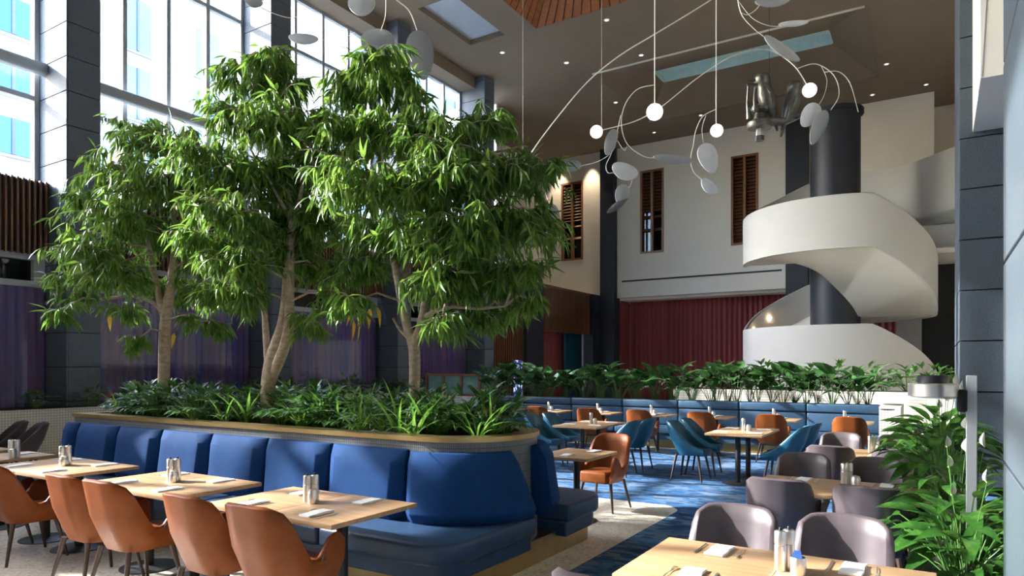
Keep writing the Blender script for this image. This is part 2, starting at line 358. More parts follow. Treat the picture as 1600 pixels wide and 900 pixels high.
for k, y in enumerate(COLY):
    if k < 4: struct(M().box(XG, XL, y, y+.7, 0, ZC).obj('stone_column', 'granite'), 'granite column of the window wall')
    else: stone_column(XG, XL, y, y+(0.68 if k < 7 else .7), 0, ZC, 'granite', 0.68, 'granite clad column of the window wall', zoff=0.36)
# window wall bays
bays = [(COLY[i]+.7, COLY[i+1]) for i in range(len(COLY)-1)]
wn = 0
slat_me = M().box(-.035, .035, -.017, .017, -.74, .74).mesh('slat', 'slat_wood')
slat_me2 = M().box(-.03, .03, -.022, .022, -.74, .74).mesh('slat', 'slat_dark')
def curtain_mesh(L, z0, z1, amp, wl, m, seed=0):
    r = random.Random(seed); n = int(L/wl*8); vs = []; ph = 0; cur = M()
    xs = [L*i/n for i in range(n+1)]; ys = []
    for i in range(n+1):
        ph += 2*math.pi/8*(0.75+0.5*r.random()); ys.append(amp*math.sin(ph)*(0.7+0.6*r.random()))
    pts = [(x, y, z0) for x, y in zip(xs, ys)]+[(x, y*0.8, z1) for x, y in zip(xs, ys)]
    cur.add(pts, [(i, i+1, n+2+i, n+1+i) for i in range(n)])
    return cur.mesh('curtain', m, smooth=True, angle=80)
for bi, (ya, yb) in enumerate(bays):
    wn += 1; r = sroot('window_%d' % wn, 'tall glazed bay with pale aluminium mullions')
    ym = [ya+.04, yb-.04]+[ya+(yb-ya)*t for t in (0.25, 0.5, 0.75)]
    for y in sorted(ym): M().box(XG-.06, XG+.10, y-.05, y+.05, 5.3, 12.4).obj('mullion', 'alu', r)
    for z in (5.4, 7.2, 10.85, 12.35): M().box(XG-.05, XG+.08, ya, yb, z-.05, z+.05).obj('transom', 'alu', r)
    M().box(XG+.22, XG+.46, ya-.05, yb+.05, 7.62, 7.86).obj('beam', 'alu', r, bevel=.07, seg=3)
    ys = sorted(ym)
    for a, b in zip(ys, ys[1:]):
        for z0, z1 in ((5.45, 7.15), (7.25, 10.8), (10.9, 12.3)):
            M().box(XG, XG+.008, a+.035, b-.035, z0, z1).obj('pane', 'window_glass', r)
    vis = bi >= 3
    # lower wall: dark backing, strip window, curtain
    M().box(-16.1, -15.9, ya-.1, yb+.1, 0, 5.3).obj('backing_wall', 'dark_wall', r)
    for z0, z1 in ((3.32, 3.44), (3.86, 3.98)): M().box(-15.55, -15.35, ya, yb, z0, z1).obj('sill_frame', 'alu', r)
    for y in (ya+.1, (ya+yb)/2, yb-.1): M().box(-15.55, -15.36, y-.1, y+.1, 3.44, 3.86).obj('jamb', 'alu', r)
    for a, b in ((ya+.2, (ya+yb)/2-.1), ((ya+yb)/2+.1, yb-.2)): M().box(-15.5, -15.49, a, b, 3.44, 3.86).obj('pane', 'dark_glass', r)
    if vis:
        c = link('curtain', curtain_mesh(yb-ya, 0.5, 3.32, .035, .17, 'purple_curtain', bi), r); c.location = (-15.42, ya, 0); c.rotation_euler = (0, 0, math.pi/2)
        M().box(-15.30, -15.295, ya, yb, .5, 3.32).obj('pane', 'curtain_glass', r)
        y = ya+.06 if bi > 3 else 5.0
        while y < yb:
            link('slat', slat_me, r, (-15.15, y, 4.68)); y += 0.1
        M().box(-15.26, -15.2, ya, yb, 3.98, 5.42).obj('slat_backing', 'dark', r)
    else:
        M().box(-15.3, -15.1, ya, yb, 3.86, 5.3).obj('slat_backing', 'slat_dark', r)
struct(M().box(-15.85, -14.95, -14, 22, 12.38, ZC).obj('wall_bulkhead', 'ceil'), 'ceiling bulkhead above the windows')
# white tiled planter along the window wall
struct(M().box(-15.2, -14.15, -2, 20.9, 0, .93).obj('trim_1', 'white_tile'), 'low white mosaic planter wall under the windows')
struct(M().box(-15.0, -14.3, -2, 20.8, .9, .95).obj('trim_2', 'soil'), 'soil strip')
# far left: mezzanine screen
YB = 32.2
scr = sroot('wall_screen', 'timber slat screen between navy columns')
for a, b in ((24.55, 26.0), (31.0, 32.0)):
    M().box(-15.0, XL, a, b, 0, 5.38).obj('post', 'navy_paint', scr)
M().box(-14.85, -14.62, 22.1, 32.2, 5.30, 5.40).obj('cap', 'slat_dark', scr)
M().box(-14.8, -14.7, 26.0, 31.0, 3.36, 5.3).obj('backing', 'slat_dark', scr)
M().box(-14.8, -14.7, 22.1, 24.55, 0, 5.3).obj('backing', 'slat_dark', scr)
sm = M().box(-.03, .03, -.04, .04, -.97, .97).mesh('slat', 'slat_wood'); smd = M().box(-.03, .03, -.04, .04, -.97, .97).mesh('slat', 'slat_dark')
y = 26.08
while y < 31: link('slat', random.choice((sm, smd)), scr, (-14.66, y, 4.33)); y += .13
y = 22.2
sl2 = M().box(-.03, .03, -.04, .04, -2.65, 2.65).mesh('slat', 'slat_wood')
while y < 24.5: link('slat', sl2, scr, (-14.66, y, 2.65)); y += .16
M().box(-14.72, -14.6, 22.1, 24.55, 3.36, 3.44).obj('rail', 'dark', scr)
M().box(-18.2, -14.7, 24.2, 33, 4.9, 5.2).obj('mezzanine_floor', 'cream', scr)
M().box(-16.4, -16.3, 27.0, 30.0, 0, 4.9).obj('inner_wall', 'cream', scr)
M().box(-16.28, -16.24, 27.0, 30.0, 2.35, 2.42).obj('inner_rail', 'frame_wood', scr)
c = link('curtain', curtain_mesh(3.0, 0.0, 4.9, .05, .22, 'red_curtain', 91), scr); c.location = (-16.0, 28.6, 0); c.rotation_euler = (0, 0, math.pi/2)
M().box(-15.7, -15.6, 30.2, 32, 0, 4.0).obj('panel', 'teal_leather', scr)
struct(M().box(-18.4, -18.2, 24.2, 33, 4.9, ZC).obj('wall_left_upper', 'cream'), 'cream upper side wall')
struct(M().box(-18.4, XG, 24.05, 24.2, 0, ZC).obj('wall_left_return', 'cream'), 'cream return wall')
wr = sroot('window_20', 'glazed end bay of the window wall')
M().box(XG, XG+.01, 22.1, 24.1, 5.3, ZC).obj('pane', 'window_glass', wr); M().box(XG-.05, XG+.08, 23.05, 23.15, 5.3, ZC).obj('mullion', 'alu', wr); M().box(-16.1, -15.9, 22.0, 24.1, 0, 5.3).obj('backing_wall', 'dark_wall', wr)
# back wall with three tall louvred windows
wins = [(-16.89, -15.62), (-12.48, -11.27), (-8.05, -6.84)]; WZ0, WZ1 = 7.36, 11.47
bw = M()
for a, b, c, d in holes_rect(-18.2, -0.3, 5.24, ZC, [(x0, x1, WZ0, WZ1) for x0, x1 in wins]): bw.box(a, b, YB, YB+.3, c, d)
back = struct(bw.obj('wall_back', 'cream'), 'cream back wall with tall timber windows')
M().box(-18.2, -13.7, YB, YB+.3, 0, 5.24).obj('lower_wall', 'dark_wall', back)
for x0, x1 in wins:
    wn += 1; r = sroot('window_%d' % wn, 'tall timber framed window with louvred upper sashes')
    xm = (x0+x1)/2
    for a, b, c, d in ((x0, x0+.1, WZ0, WZ1), (x1-.1, x1, WZ0, WZ1), (x0+.1, x1-.1, WZ0, WZ0+.1), (x0+.1, x1-.1, WZ1-.1, WZ1), (xm-.06, xm+.06, WZ0+.1, WZ1-.1)):
        M().box(a, b, YB-.03, YB+.2, c, d).obj('frame', 'frame_wood', r)
    for a, b in ((x0+.1, xm-.06), (xm+.06, x1-.1)):
        M().box(a, b, YB+.16, YB+.17, WZ0+.1, WZ1-.1).obj('pane', 'dark_glass', r)
        lm = M().add([(a,YB+.03,0),(b,YB+.03,0),(b,YB+.13,.13),(a,YB+.13,.13),(a,YB+.05,-.02),(b,YB+.05,-.02),(b,YB+.15,.11),(a,YB+.15,.11)], [(0,1,2,3),(7,6,5,4),(0,4,5,1),(2,6,7,3)]).mesh('louvre', 'slat_dark')
        z = WZ0+.15
        while z < WZ1-.2:
            if z > 9.4 or x0 > -9 or int(z*10) % 7 == 0: link('louvre', lm, r, (0, 0, z))
            z += 0.16
    M().box(x0, x1, YB+.28, YB+.32, WZ0, WZ1).obj('room_shade_sheet', 'dark', r)  # dark sheet stands in for the unlit space behind the louvres
navy = struct(M().box(-14.5, -13.72, YB-.35, YB+.02, 0, ZC).obj('navy_column', 'navy_paint'), 'navy column on the back wall')
struct(M().box(-5.62, -4.7, YB-.3, YB+.02, 0, ZC).obj('navy_column', 'navy_paint'), 'navy column behind the spiral stair')
# vent slot
v = sroot('trim_3', 'long slot vent in the back wall')
M().box(-13.55, -5.75, YB-.02, YB+.01, 5.99, 6.13).obj('frame', 'cream', v); M().box(-13.45, -5.82, YB-.03, YB-.015, 6.02, 6.10).obj('grille', 'dark_wall', v)
# soffit and red curtain
struct(M().box(-18.2, 8, YB+.3, 36, 5.12, 5.3).obj('soffit', 'cream'), 'soffit over the red curtain')
rc = tag(link('stage_curtain', curtain_mesh(13.0, 0.02, 5.12, .06, .24, 'red_curtain', 5)), 'deep red floor length curtain along the back wall', 'curtain'); rc.location = (-13.6, 33.5, 0)
struct(M().box(-18.2, 8, 34.2, 34.4, 0, 5.2).obj('wall_rear', 'dark_wall'), 'dark rear wall')
c = M().box(-13.72, -13.62, 32.5, 33.5, 0, 5.12).obj('curtain_return', 'red_curtain', rc); c.location = (13.6, -33.5, 0)
struct(M().box(-0.3, -0.05, YB, YB+2, 5.24, ZC).obj('wall_back_return', 'cream'), 'cream wall return')
struct(M().box(-0.3, 8, 34.2, 34.4, 5.2, ZC).obj('wall_far_right', 'cream'), 'recessed cream wall')
struct(M().box(-0.05, 8, 34.0, 34.2, 9.75, 10.1).obj('trim_4', 'board_wood'), 'timber strip')
# lower right back: grey pier and dark doorway
struct(M().box(-1.3, -0.45, 30.2, 30.5, 0, 5.6).obj('wall_pier', 'grey_paint'), 'grey wall pier')
struct(M().box(-0.45, 3, 30.4, 30.5, 0, 5.6).obj('door_1', 'dark'), 'dark doorway')
struct(M().box(-1.4, 3, 27.5, 33, 5.62, 5.8).obj('ceiling_low', 'cream'), 'low soffit')
struct(M().box(-1.4, 3, 29.6, 30.0, 5.82, 6.97).obj('wall_fascia', 'stair_white'), 'white fascia under the landing')
# right hand columns
stone_column(0.27, 0.95, 11.0, 13.6, 0, ZC, 'bluestone', 0.68, 'bluestone clad column behind the lilies', faces='-Y-X', zoff=0.02)
stone_column(0.275, 1.2, 2.4, 4.05, 0, ZC, 'bluestone_sunlit', 0.95, 'bluestone clad column beside the lilies', faces='-Y-X', zoff=0.3)  # sunlight on this column is painted in as a paler stone colour
bk = struct(M().add([(0.42,9.0,4.85),(1.6,9.0,4.85),(1.6,9.0,ZC),(.42,9.0,ZC),(0.42,11.0,4.85),(1.6,11.0,4.85),(1.6,11.0,ZC),(.42,11.0,ZC)], [(0,1,2,3),(0,4,5,1),(0,3,7,4),(1,5,6,2),(4,7,6,5)]).obj('wall_bulkhead_right', 'cream'), 'cream bulkhead between the bluestone columns')
M().add([(0.415,8.99,4.86),(0.425,8.99,4.86),(0.60,8.99,8.2),(.415,8.99,8.2),(0.415,9.5,4.86),(0.425,9.5,4.86),(.60,9.5,8.2),(.415,9.5,8.2)], [(0,1,2,3),(4,7,6,5),(0,3,7,4),(1,5,6,2),(2,6,7,3)]).obj('reveal', 'stair_white', bk)
struct(M().box(7.9, 8.1, -14, 37, 0, ZC).obj('wall_right', 'cream'), 'unseen cream side wall added against stray light')  # added out of view so sky light does not leak in
struct(M().box(-16, 8, -14.2, -14, 0, ZC).obj('wall_front', 'ceil'), 'unseen brown wall added behind the viewpoint to cut fill light')  # added behind the camera to close the rear and reduce frontal fill
# ------------------------------------------------------------------ outside
struct(M().box(-200, -16.3, -200, 200, -.5, -.15).obj('ground', 'paving'), 'street outside')
def building(x, ya, yb, h, label, mw, bay, fl, wf, hf, mg='ext_glass'):
    b = thing('office_building', label, 'building', (x, 0, 0))
    M().box(-8, 0, ya, yb, 0, h).obj('wall', mw, b)
    wm = M().box(-.05, .12, -bay*wf/2-.12, bay*wf/2+.12, -fl*hf/2-.12, fl*hf/2+.12).mesh('window', 'ext_white'); pm = M().box(.1, .16, -bay*wf/2, bay*wf/2, -fl*hf/2, fl*hf/2).mesh('window_pane', mg)
    mm = M().box(.14, .22, -.06, .06, -fl*hf/2, fl*hf/2).mesh('glazing_bar', 'ext_frame')
    y = ya+bay/2
    while y < yb:
        z = fl/2
        while z < h-fl/4:
            o = link('window', wm, b, (0, y, z)); link('pane', pm, o); link('glazing_bar', mm, o)
            z += fl
        y += bay
    return b
building(-34, 12.5, 17.3, 24, 'white office building with blue ribbon windows outside the leftmost glazing', 'ext_white', 2.4, 2.6, .86, .60)
building(-36, 18.2, 30.5, 24, 'pale office building with narrow windows outside the glazing', 'ext_white', 4.1, 3.6, .35, .75, 'ext_pale')
building(-33, 33.0, 60.0, 24, 'grey and white office building beyond the farthest windows', 'ext_grey', 4.5, 3.4, .6, .6, 'ext_pale')
# ------------------------------------------------------------------ spiral stair
SX, SY = -3.13, 27.48; SR = 3.2; ZS = lambda h: H+h
KN = [(-165, 7.6), (-90, 5.57), (20, 5.57), (90, 3.5), (195, 3.45), (270, 1.42), (380, 1.42), (458, -0.75)]
def hs(phi):
    for (a, ha), (b, hb) in zip(KN, KN[1:]):
        if a <= phi <= b: return ha+(hb-ha)*(phi-a)/(b-a)
    return KN[-1][1]
def spos(r, phi):
    p = math.radians(phi-25); d = -FWD*math.cos(p)+RIGHT*math.sin(p)      # phi = 0 faces the dining room
    return (SX+d.x*r, SY+d.y*r)
st = thing('spiral_stair', 'white spiral staircase curling around a dark round core', 'staircase', (0, 0, 0))
def ribbon(p0, p1, ht, floor=False, n=None, ro=SR, ri=SR-.14):
    n = n or int((p1-p0)/4); rings = []
    for k in range(n+1):
        ph = p0+(p1-p0)*k/n; t = ZS(hs(ph)); b = 0 if floor else t-ht
        b = max(0.0, b); t = max(t, b+.02)
        (ax, ay), (bx, by) = spos(ro, ph), spos(ri, ph)
        rings.append([(ax, ay, b), (ax, ay, t), (bx, by, t), (bx, by, b)])
    return M().ring(rings)
ribbon(-165, 270, 1.69).obj('balustrade', 'stair_white', st, smooth=True)
ribbon(270, 456, 1.69, floor=True).obj('balustrade', 'stair_white', st, smooth=True)
# soffit slab; its inner edge starts to fall earlier than the outer one
KI = [(-165, 7.6), (-90, 5.57), (-65, 5.57), (60, 3.5), (195, 3.45), (270, 1.42)]
def hin(phi):
    for (a, ha), (b, hb) in zip(KI, KI[1:]):
        if a <= phi <= b: return ha+(hb-ha)*(phi-a)/(b-a)
    return KI[-1][1]
rings = []
for k in range(0, 115):
    ph = -165+435*k/114; t = ZS(hs(ph)); (ax, ay), (bx, by) = spos(SR-.02, ph), spos(.80, ph); ti = ZS(hin(ph))
    rings.append([(ax, ay, t-1.66), (ax, ay, t-1.25), (bx, by, ti-1.25), (bx, by, ti-1.66)])
M().ring(rings).obj('soffit', 'cream', st, smooth=True)
M().lathe([(0.84, 0), (0.84, 11.0-.0)], 48, (SX, SY, 0)).obj('core', 'navy_paint', st, smooth=True)
M().lathe([(0.95, 10.9), (0.95, 11.05)], 48, (SX, SY, 0)).obj('core_cap', 'navy_paint', st, smooth=True)
hr = [Vector((*spos(SR-.07, ph), ZS(hs(ph))+.03)) for ph in range(-165, 272, 5)]
M().tube(hr, .035, 6).obj('handrail', 'stair_white', st, smooth=True)
for ph in (232, 252):
    x, y = spos(SR-.16, ph); M().ball((x, y, ZS(hs(ph))-.42), .085, 10).obj('wall_light', 'lamp_warm', st, smooth=True)
# curved upper landing to the right of the stair
ld = thing('landing_balustrade', 'white curved balustrade of the upper landing right of the spiral stair', 'balustrade')
cps = [at_d(u, 575, d) for u, d in ((1335, 27.6), (1380, 27.2), (1420, 26.4), (1455, 25.4), (1490, 24.4), (1540, 23.4), (1620, 22.6))]
rings = []
for i, p in enumerate(cps):
    q = p+FWD*.16; rings.append([(p.x, p.y, 7.0), (p.x, p.y, 9.6), (q.x, q.y, 9.6), (q.x, q.y, 7.0)])
M().ring(rings).obj('balustrade', 'stair_white', ld, smooth=True)
ls = [(p.x, p.y) for p in cps]+[(2.5, 32.1), (-3.0, 32.1)]
M().prism(ls, 7.0, 7.4).obj('slab', 'cream', ld)
pl = thing('pendant_lamp', 'small bell pendant lamp beside the spiral stair', 'lamp', at_d(1404, 520, 29))
M().lathe([(.02, .22), (.05, .16), (.07, .05), (.13, -.14), (.13, -.16), (.06, 0)], 14).obj('shade', 'mobile_white', pl, smooth=True)
M().tube([(0, 0, .2), (0, 0, 2.2)], .012, 5).obj('cord', 'black_metal', pl)
# ------------------------------------------------------------------ island planter with double sided banquette
def arc(cx, cy, r, a0, a1, n): return [(cx+r*math.cos(math.radians(a0+(a1-a0)*k/n)), cy+r*math.sin(math.radians(a0+(a1-a0)*k/n))) for k in range(n+1)]
PX0, PX1, PY0, PY1 = -9.1, -2.97, 4.35, 5.65
def island_outline(o=0.0, r=0.6):
    rr = r+o
    return [(PX0-o, PY0-o)]+arc(PX1-r, PY0+r, rr, -90, 0, 10)+arc(PX1-r, PY1-r, rr, 0, 90, 10)+[(PX0-o, PY1+o)]
isl = thing('island_planter', 'long grey mosaic planter with brass ledge holding three indoor trees', 'planter')
M().prism(island_outline(), 0.2, 1.10).obj('body', 'grey_tile', isl, smooth=True)
lo, li = island_outline(.02), island_outline(-.16, .6)
n = len(lo); lm = M().add([(x, y, z) for z in (1.10, 1.14) for x, y in lo]+[(x, y, z) for z in (1.14, 1.06) for x, y in li],
    [(i, (i+1) % n, n+(i+1) % n, n+i) for i in range(n)]+[(n+i, n+(i+1) % n, 2*n+(i+1) % n, 2*n+i) for i in range(n)]+[(2*n+i, 2*n+(i+1) % n, 3*n+(i+1) % n, 3*n+i) for i in range(n)])
lm.obj('ledge', 'brass', isl, smooth=True)
M().prism(island_outline(-.15, .6), 1.09, 1.105).obj('soil', 'soil', isl)
M().prism([(PX0, 3.95)]+arc(-3.25, 4.25, .3, -90, 0, 6)+arc(-3.04, 6.15, .1, 0, 90, 3)+[(PX0, 6.25)], 0, .21).obj('plinth', 'brass', isl, smooth=True)
def sweep_back(path, m, parent, z0, z1, t0, t1, taper0=0, taper1=0, name='backrest', inset=.012):
    """upholstered pad standing outside a plan path; thicker at the foot; ends can slant"""
    L = [0]
    for a, b in zip(path, path[1:]): L.append(L[-1]+math.dist(a, b))
    def pos(s):
        s = min(max(s, 0), L[-1])
        for i in range(len(path)-1):
            if s <= L[i+1]+1e-9:
                q = (s-L[i])/max(L[i+1]-L[i], 1e-9); a, b = path[i], path[i+1]
                dx, dy = b[0]-a[0], b[1]-a[1]; l = math.hypot(dx, dy)
                return a[0]+dx*q, a[1]+dy*q, dy/l, -dx/l
    N = max(2, int(L[-1]/.1)); prof = []
    for k in range(7): prof.append((k/6, 1.0))
    rings = []
    for i in range(N+1):
        f = i/N; ring = []
        e = 1.0 if 0 < i < N else 0.55
        outer = []
        for k in range(7):
            q = k/6; z = z0+(z1-z0)*q; off = (t0+(t1-t0)*q)*e
            if k in (0, 6): off *= .62
            s = inset+taper0*q+(L[-1]-2*inset-(taper0+taper1)*q)*f
            x, y, nx, ny = pos(s); outer.append((x+nx*off, y+ny*off, z+(0.012 if k == 6 else 0)*0))
        inner = []
        for k in (6, 0):
            q = k/6; z = z0+(z1-z0)*q; s = inset+taper0*q+(L[-1]-2*inset-(taper0+taper1)*q)*f
            x, y, nx, ny = pos(s); inner.append((x+nx*.005, y+ny*.005, z))
        rings.append(outer+inner)
    return M().ring(rings).obj(name, m, parent, smooth=True, bevel=.012, seg=2, angle=70)
bq = thing('banquette', 'deep blue velvet banquette along the front of the tree planter', 'banquette')
seams = [-9.23, -8.88, -8.0, -7.14, -6.27, -5.41, -4.55, -3.67]
for a, b in zip(seams, seams[1:]): sweep_back([(a, PY0), (b, PY0)], 'velvet', bq, .44, 1.03, .20, .12)
sweep_back([(-3.67, PY0)]+arc(PX1-.6, PY0+.6, .6, -90, 0, 12)+[(PX1, 5.05)], 'velvet', bq, .44, 1.02, .20, .11, 0, .26)
so_ = [(x, 3.72) for x in ()]
def seat_poly(y0, y1, xr, r): return [(-9.2, y0)]+arc(xr-r, y0+r, r, -90, 0, 8)+[(xr, y1), (-9.2, y1)]
for a, b in zip([-9.2, -7.57, -5.84, -4.12], [-7.57, -5.84, -4.12, None]):
    if b: M().box(a+.004, b-.004, 3.74, 4.36, .30, .46).obj('seat_cushion', 'seat_leather', bq, bevel=.035, seg=3)
    else: M().prism([(a+.004, 3.74)]+arc(-3.12, 4.02, .28, -90, 0, 8)+[(-2.84, 4.97), (a+.004, 4.97)], .30, .46).obj('seat_cushion', 'seat_leather', bq, bevel=.035, seg=3)
M().prism([(-9.2, 3.80)]+arc(-3.16, 4.06, .26, -90, 0, 8)+[(-2.88, 4.95), (-9.2, 4.95)], .17, .305).obj('seat_base', 'seat_leather', bq, bevel=.01, seg=1)
fq = thing('banquette', 'blue velvet banquette on the far side of the tree planter', 'banquette')
sweep_back([(PX1, 5.22)]+arc(PX1-.6, PY1-.6, .6, 0, 90, 12)+[(-4.3, PY1)], 'velvet', fq, .44, 1.03, .22, .13, .0, 0)
for a, b in ((-5.2, -4.3), (-6.1, -5.2), (-7.0, -6.1)): sweep_back([(b, PY1), (a, PY1)], 'velvet', fq, .44, 1.03, .20, .12)
M().prism([(-9.0, 5.5), (-2.80, 5.5)]+arc(-3.1, 6.05, .3, 0, 90, 8)+[(-9.0, 6.35)], .30, .46).obj('seat_cushion', 'seat_leather', fq, bevel=.035, seg=3)
M().prism([(-9.0, 5.5), (-2.84, 5.5)]+arc(-3.12, 6.02, .28, 0, 90, 8)+[(-9.0, 6.3)], .17, .305).obj('seat_base', 'seat_leather', fq, bevel=.01, seg=1)
# ------------------------------------------------------------------ long blue bench at the back, planter troughs and tiled ends
bb = thing('back_bench', 'long blue leather bench running in front of the broad leaved plants', 'bench')
bx = [-9.9+i*1.29 for i in range(8)]
for a, b in zip(bx, bx[1:]):
    M().box(a+.006, b-.006, 14.46, 14.60, .46, .83).obj('backrest', 'bench_leather', bb, bevel=.03, seg=3)
    M().box(a+.006, b-.006, 14.44, 14.60, .835, 1.0).obj('headrest', 'bench_leather', bb, bevel=.03, seg=3)
    M().box(a+.006, b-.006, 13.98, 14.50, .30, .455).obj('seat_cushion', 'bench_leather', bb, bevel=.03, seg=3)
M().box(bx[0], bx[-1], 14.02, 14.6, .18, .30).obj('seat_base', 'bench_leather', bb)
M().box(bx[0], bx[-1], 14.10, 14.6, 0, .18).obj('plinth', 'brass', bb)
tr = thing('plant_trough', 'dark trough behind the blue bench filled with broad leaved plants', 'planter')
M().box(-10.1, -.9, 14.62, 15.4, 0, .96).obj('body', 'navy_paint', tr); M().box(-10.05, -.95, 14.66, 15.36, .96, .975).obj('soil', 'soil', tr)
te = thing('bench_end', 'white mosaic end block at the right end of the blue bench', 'planter')
M().box(-.87, -.62, 13.98, 15.4, 0, .97).obj('body', 'white_tile', te); M().box(-.62, -.53, 13.96, 15.4, 0, 1.0).obj('frame', 'cream', te); M().box(-.87, -.62, 13.96, 15.4, .97, 1.0).obj('cap', 'cream', te)
t2 = thing('tiled_planter', 'long white tiled planter behind the blue bench near the stair', 'planter')
M().box(-6.5, 2.6, 19.4, 20.3, .08, 1.10).obj('body', 'strip_tile', t2); M().box(-6.4, 2.5, 19.45, 20.25, 1.10, 1.11).obj('soil', 'soil', t2); M().box(-6.4, 2.5, 19.46, 20.2, 0, .09).obj('plinth', 'dark', t2)  # dark plinth paints in the black shadow line below the tiles
t3 = thing('tiled_planter', 'white tiled planter under the green glass screen', 'planter')
M().box(-12.4, -9.95, 14.6, 15.4, 0, .95).obj('body', 'strip_tile', t3)
gs = thing('glass_screen', 'timber framed screen of green glass panes standing on a white tiled planter', 'screen', (0, 0, 0))
for x in (-11.82, -11.24, -10.66, -10.08): M().box(x-.035, x+.035, 14.62, 14.69, .955, 1.53).obj('post', 'frame_wood', gs)
for z in (.99, 1.515): M().box(-11.85, -10.05, 14.62, 14.69, z-.03, z+.03).obj('rail', 'frame_wood', gs)
for x in (-11.53, -10.95, -10.37): M().box(x-.25, x+.25, 14.645, 14.665, 1.02, 1.485).obj('pane', 'green_glass', gs)
# lit sign panel behind the plants
def sign_mat():
    m, t, p = new_mat('sign_print'); co = coords(t, 'OBJECT', (1, 1, 1)); n = noise(t, co, 7, 2)
    c = ramp(t, n, [(0.50, (0.01, 0.015, 0.10)), (0.53, (0.42, 0.55, 0.86))]); t.links.new(c, p.inputs['Base Color']); t.links.new(c, p.inputs['Emission Color']); p.inputs['Emission Strength'].default_value = 0.7
sign_mat()
sg = thing('sign_panel', 'tall narrow blue and white patterned panel behind the plants', 'sign', (-10.1, 16.6, 0))
M().box(-.13, .13, -.02, .02, .6, 1.92).obj('panel', 'sign_print', sg); M().box(-.14, .14, -.015, .03, 0, .6).obj('base', 'dark', sg)
# ------------------------------------------------------------------ chairs
def u_path(a, b, f, rc, n=36):
    pts = [(-a, f), (-a, -b+rc)]+[(-a+rc-rc*math.cos(t), -b+rc-rc*math.sin(t)) for t in [math.pi/2*k/8 for k in range(1, 9)]]
    pts += [(-x, y) for x, y in pts[::-1]]
    L = [0]
    for p, q in zip(pts, pts[1:]): L.append(L[-1]+math.dist(p, q))
    out = []
    for k in range(n+1):
        s = L[-1]*k/n
        for i in range(len(pts)-1):
            if s <= L[i+1]+1e-9:
                q = (s-L[i])/max(L[i+1]-L[i], 1e-9); p0, p1 = pts[i], pts[i+1]
                dx, dy = p1[0]-p0[0], p1[1]-p0[1]; l = math.hypot(dx, dy) or 1
                out.append((p0[0]+dx*q, p0[1]+dy*q, dy/l, -dx/l)); break
    return out
def sm(e0, e1, x): t = min(max((x-e0)/(e1-e0), 0), 1); return t*t*(3-2*t)
def lin(pts, s):
    for (a, za), (b, zb) in zip(pts, pts[1:]):
        if s <= b: return za+(zb-za)*sm(0, 1, (s-a)/(b-a))*.5+(zb-za)*.5*(s-a)/(b-a)
    return pts[-1][1]
def prof_tan(s): return lin([(0, .875), (.22, .87), (.30, .845), (.62, .50), (.70, .50), (.86, .635), (.95, .64), (1.0, .60)], s)
def prof_teal(s): return .875-.02*sm(.15, .28, s) if s < .28 else .475+.38*(1-(s-.28)/.72)**1.7
def prof_plum(s): return lin([(0, .865), (.26, .86), (.38, .83), (.62, .56), (1.0, .48)], s)
def shell_chair(name, label, m, prof, a=.285, b=.25, f=.25, rc=.19, lean=.20, flare=.05, th=.045, group=None, mark=False, z0=.34):
    t = thing(name, label, 'chair', (0, 0, 0), 0, group)
    P = u_path(a, b, f, rc); K = 7; outer = []; inner = []; rim = []
    n = len(P)-1
    for i, (x, y, nx, ny) in enumerate(P):
        s = abs(2*i/n-1); nx, ny = -nx, -ny
        if x*nx+(y+.02)*ny < 0: nx, ny = -nx, -ny
        zt = prof(s); bk = max(0, -ny)
        co = []; ci = []
        for k in range(K):
            z = z0+(zt-z0)*k/(K-1); off = (lean*bk+flare*(1-bk))*(z-.45) - .06*(1-k/(K-1))**3*(1 if k < 3 else 0)
            nrw = 1-0.10*bk*0-0.20*max(0, z-.6)*abs(x)/a*(1 if s < .6 else .2)
            co.append(((x+nx*off)*nrw, y+ny*off, z))
            zi = max(z, .40)
            ci.append(((x+nx*(off-th))*nrw, y+ny*(off-th), zi))
        outer.append(co); inner.append(ci)
        p, q = Vector(co[-1]), Vector(ci[-1]); rim.append(tuple((p+q)/2+Vector((0, 0, .014))))
    g = M(); loops = []
    for i in range(n+1): loops.append(outer[i]+[rim[i]]+inner[i][::-1])
    g.ring(loops)
    bot = [outer[i][0] for i in range(n+1)]
    g.add(bot, [tuple(range(n+1))])
    g.obj('backrest', m, t, smooth=True, angle=65)
    ip = [(inner[i][1][0]*.99, inner[i][1][1]+.0) for i in range(n+1)]
    ip = [(x, y if y < f-.01 else y+.02) for x, y in ip]
    M().prism(ip[::3], z0-.005, .475).obj('seat', m, t, smooth=True, bevel=.03, seg=3, angle=60)
    for sx in (-1, 1):
        for sy in (-1, 1):
            M().tube([(sx*.18, sy*.165, z0+.01), (sx*.245, sy*.235, 0)], [.021, .012], 8).obj('leg', 'leg_wood', t, smooth=True)
    if mark:
        for sx in (-1, 1):
            M().tube([(sx*(a+.012), .045, .50), (sx*(a+.014), .06, .53), (sx*(a+.012), .075, .51), (sx*(a+.012), .07, .495)], .004, 5).obj('stitched_mark', 'black_metal', t)
    return t
tan0 = shell_chair('armchair', 'x', 'tan_leather', prof_tan, a=.27, mark=True)
teal0 = shell_chair('dining_chair', 'x', 'teal_leather', prof_teal, a=.245, b=.24, f=.26, rc=.2, lean=.30, z0=.385, th=.035)
plum0 = shell_chair('dining_chair', 'x', 'plum_leather', prof_plum, a=.25, b=.24, f=.20, rc=.21, lean=.19, flare=.03, z0=.36)
brown0 = shell_chair('dining_chair', 'x', 'brown_leather', prof_teal, a=.245, b=.24, f=.26, rc=.2, lean=.30, z0=.385, th=.035)
USED = set()
